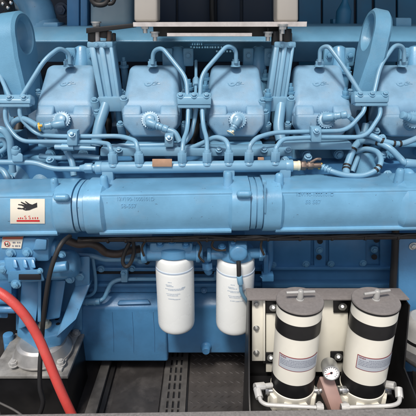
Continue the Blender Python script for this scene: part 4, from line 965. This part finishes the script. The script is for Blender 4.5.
# copper bracket and gauge between them
gb = thing('gauge_bracket', P(334, 395, 1.0), 'pinkish brown metal strap between the two cream canisters', 'bracket')
mb = MB(); q = [P(320.5, 377, 1.045), P(333.5, 377, 1.045), P(345, 410, .985), P(332, 410, .985)]; mb.hull(q+[p+V(0, .006, -.003) for p in q], .001); mb.build('strap', M['copper'], gb)
mb = MB(); q = [P(319.5, 377, 1.045), P(322, 379, 1.043), P(331.5, 410, .985), P(322, 410, 1.02)]; mb.hull([q[0], q[2], q[0]+V(0, .02, -.05), q[2]+V(0, .02, -.03), q[0]+V(.003, 0, 0), q[2]+V(.003, 0, 0)], .0008); mb.build('strap_flange', M['copper'], gb)
gg = thing('pressure_gauge', P(331, 372, 1.02), 'small round pressure gauge with white dial between the cream canisters', 'gauge')
a_ = P(328.5, 363.5, 1.055); d = (P(331.5, 373.5, 1.005)-a_).normalized(); Lg = .05; rg = .0235
mb = MB(); mb.lathe(a_, d, [(0, rg*.80), (.004, rg*.95), (.01, rg), (Lg-.002, rg), (Lg, rg*.98), (Lg+.0005, rg*.86), (Lg-.004, rg*.84)], 48); mb.build('gauge_case', M['steel'], gg)
mb = MB(); mb.lathe(a_+d*(Lg-.004), d, [(0, rg*.86), (.0012, rg*.86)], 40); dial = mb.build('dial', M['dial'], gg)
fcen = a_+d*(Lg-.0022); rx = V(1, 0, 0)-d*d.x; rx.normalize(); ry = rx.cross(d); ry = ry if ry.z > 0 else -ry
mb = MB()
for k in range(13):
    an = R(225-k*22.5); e = rx*math.cos(an)+ry*math.sin(an); n_ = rx*-math.sin(an)+ry*math.cos(an); b0, b1 = fcen+e*rg*.60, fcen+e*rg*.78
    mb.raw([b0-n_*.0007, b0+n_*.0007, b1+n_*.0007, b1-n_*.0007], [(0, 1, 2, 3)])
mb.build('dial_ticks', M['ink'], dial)
mb = MB(); an = R(205); e = rx*math.cos(an)+ry*math.sin(an); n_ = rx*-math.sin(an)+ry*math.cos(an); up_d = d*.0006
mb.raw([fcen+up_d-e*.004-n_*.0016, fcen+up_d-e*.004+n_*.0016, fcen+up_d+e*rg*.62+n_*.0006, fcen+up_d+e*rg*.62-n_*.0006], [(0, 1, 2, 3)]); mb.build('needle', M['redink'], dial)
mb = MB(); mb.raw([fcen+up_d*1.4+rx*(.0035*math.cos(k*.5236))+ry*(.0035*math.sin(k*.5236)) for k in range(12)], [tuple(range(12))]); mb.build('needle_hub', M['ink'], dial)
mb = MB(); mb.cyl(a_-d*.004, a_+V(0, .03, -.03), .009, seg=16); mb.build('gauge_stem', M['brass'], gg)
# steel fuel pipe along the front
fp = thing('steel_fuel_pipe', P(330, 406, .98), 'bent grey steel pipe running along the front under both cream canisters', 'pipe')
mb = MB(); mb.tube([P(259, 391, 1.02), P(260, 401, .99), P(266, 404.8, .975), P(318, 407.6, .965)], .0060, .02, 16); mb.build('pipe_run', M['galv'], fp)
mb = MB(); mb.tube([P(345, 407.6, .965), P(392, 405.8, .965), P(399.5, 403, .975), P(400, 392, 1.01)], .0060, .02, 16); mb.build('pipe_run', M['galv'], fp)
for pts in (((257, 388.5, 1.03), (259.5, 398, 1.0), .0115), ((254.8, 387, 1.03), (264, 386, 1.04), .012), ((262, 386.5, 1.04), (272, 385, 1.05), .008), ((399.5, 398, .995), (398.5, 388, 1.02), .0115), ((384, 384, 1.05), (395, 386, 1.03), .012), ((316, 407.3, .965), (323, 407.5, .965), .0115), ((341, 407.5, .965), (349, 407.3, .965), .0115)):
    mb = MB(); mb.hexa(P(*pts[0]), P(*pts[1]), pts[2], .002); mb.cyl(P(*pts[0]), P(*pts[1]), pts[2]*.92, seg=18); mb.build('pipe_fitting', M['galv'], fp)
for x in (319.5, 345): mb = MB(); mb.cyl(P(x, 407, .965), P(x, 404, 1.0), .008, seg=14); mb.build('pipe_stub', M['galv'], fp)
for s, xx in ((-1, 325), (1, 344)):
    mb = MB(); mb.hexa(P(xx-2.5, 390, 1.04), P(xx+2.5, 390, 1.04), .012); mb.cyl(P(xx-5, 390, 1.04), P(xx+5, 390, 1.04), .008, seg=14); mb.build('pipe_fitting', M['steel'], fp)

# ================================================================ BRACKET FRAME OVER THE ENGINE
sh = thing('bracket_frame', P(210, 24, 1.52), 'grey steel bracket frame with bare front edge standing on the blue arms', 'bracket frame')
mb = MB(); a_, b_ = P(133, 22.2, 1.49), P(307, 21.6, 1.49); c_ = P(133, 26.6, 1.49)
mb.hull([a_, b_, V(a_.x, 1.49, c_.z), V(b_.x, 1.49, c_.z)]+[V(X, 1.493, Z) for X in (a_.x, b_.x) for Z in (a_.z, c_.z)]); mb.build('front_edge', M['edge'], sh)
mb = MB(); mb.hull([V(X, Y, Z) for X in (a_.x, b_.x) for Y in (1.4935, 1.66) for Z in (a_.z-.001, c_.z+.001)]); mb.build('shelf_plate', M['beige'], sh)
mb = MB(); q0, q1 = P(167, 33, 1.497), P(252, 33, 1.497); zz = P(167, 36.3, 1.497).z; mb.hull([q0, q1, V(q0.x, 1.497, zz), V(q1.x, 1.497, zz)]+[V(X, 1.56, Z) for X in (q0.x, q1.x) for Z in (q0.z, zz)]); mb.build('lower_rail', M['edge'], sh)
mb = MB(); mb.hull([V(X, Y, Z) for X in (q0.x-.05, q1.x+.12) for Y in (1.57, 1.655) for Z in (q0.z-.012, c_.z-.0005)]); mb.build('lower_web', M['black'], sh)
for (x0, x1, Y) in ((134, 157.5, 1.53), (277, 298.5, 1.53)):
    mb = MB(); q = [P(x0, -40, Y), P(x1, -40, Y), P(x1, 21.8, Y), P(x0, 21.8, Y)]; mb.hull([V(p.x, p.y+k, p.z) for p in q for k in (0, .09)], .008, 4); mb.build('post', M['beige'], sh)
mb = MB(); mb.hull([P(86, 28, 1.50), P(133.5, 23.2, 1.50), P(86, 33.5, 1.50), P(133.5, 27.5, 1.50)]+[p+V(0, .07, 0) for p in (P(86, 28, 1.50), P(133.5, 23.2, 1.50), P(86, 33.5, 1.50), P(133.5, 27.5, 1.50))], .002); mb.build('side_arm', M['black'], sh)
for (x, y0, y1, r, m_) in ((96.5, 31, 42, .012, 'edge'), (109, 31, 44, .009, 'brass'), (93, 31, 42, .016, 'black'), (104, 30, 38, .014, 'black'), (114, 33, 41, .006, 'black'), (281, 27, 42, .008, 'steel'), (286.5, 29, 42, .016, 'black'), (289, 33, 42, .010, 'brass'), (275, 31, 45, .012, 'black'), (268, 27, 38, .006, 'black')):
    mb = MB(); Y = 1.53; mb.cyl(P(x, y1, Y), P(x, y0, Y), r, seg=18, bev=.002); mb.build('bolt_stack', M[m_], sh)
for (x, y, Y) in ((145, 29, 1.51), (155, 37, 1.52), (268, 37, 1.52), (282.5, 29.5, 1.49), (96.5, 27, 1.53)):
    mb = MB(); p = P(x, y, Y); mb.hexa(p, p+V(0, 0, .013), .0125); mb.cyl(p+V(0, 0, .011), p+V(0, 0, .016), .016, seg=20); mb.cyl(p-V(0, 0, .012), p+V(0, 0, .001), .007, seg=14); mb.build('nut', M['steel'], sh)
mb = MB(); mb.tube([P(88, -10, 1.60), P(93, 2, 1.60), P(100, 5, 1.60), P(107, 2, 1.60), P(110, -10, 1.60)], .008, smooth=True); mb.tube([P(108, 4, 1.6), P(113, 2.5, 1.6), P(116, -6, 1.6)], .006, smooth=True); mb.cyl(P(92, -10, 1.63), P(100, 3, 1.63), .025, seg=20)
tag(mb.build('curved_grip', M['rubber'], None, P(100, 0, 1.6)), 'black curved handle cut off by the top edge above the side arm', 'handle')
# grey-blue tank and ribbed panel behind
tk = thing('header_tank', P(110, 10, 1.85), 'grey blue tank with ribbed blue end plates behind the bracket frame', 'tank')
mb = MB(); q = [P(89, -40, 1.78), P(131, -40, 1.78), P(131, 29, 1.78), P(89, 29, 1.78)]; mb.hull(q+[p+V(0, .12, 0) for p in q], .03, 6); mb.build('tank_body', M['tank'], tk)
for x0, x1 in ((66.5, 79), (80, 87.5)):
    mb = MB(); q = [P(x0, -40, 1.83), P(x1, -40, 1.83), P(x1, 27, 1.83), P(x0, 27, 1.83)]; mb.hull(q+[p+V(0, .08, 0) for p in q], .006); mb.build('end_plate', M['sump'], tk)
mb = MB(); mb.bolt(P(62, 10, 1.86), TOCAM, .018); mb.cyl(P(62, 10, 1.88), P(72, 10, 1.88), .012); mb.build('bolt', M['wall'], tk)
# black chain of hose clips upper left
for k, (x, y) in enumerate(((1, 3), (5, 6), (8, 2), (3, 9), (9, 8))):
    pass
mb = MB(); mb.tube([P(-4, -4, 1.75), P(4, 4, 1.74), P(9, 10, 1.75), P(6, 16, 1.76)], .016, smooth=True); mb.tube([P(6, -8, 1.78), P(11, 3, 1.77), P(13, 12, 1.78)], .010, smooth=True)
hb_ = thing('black_hose', P(4, 5, 1.75), 'short black hose with bright clips at the top left corner', 'hose')
mb.build('hose_body', M['rubber'], hb_)
for (x, y) in ((2, 3), (7, 7), (10, 2)):
    mb = MB(); mb.cyl(P(x, y, 1.725), P(x+2, y+1.6, 1.725), .006, seg=12, bev=.001); mb.build('hose_clip', M['steel'], hb_)
mb = MB(); p = P(342.5, 24.5, 2.0); mb.lathe(p, V(0, 0, 1), [(0, .030), (.05, .030), (.065, .022), (.085, .012), (.11, .010), (.112, .004)], 24); mb.pbox(333, 19, 338, 26, 2.0, .05, .003)
tag(mb.build('filler_neck', M['wallmid'], None, p), 'small dark blue filler neck standing behind the duct left of the lifting eye', 'filler neck')
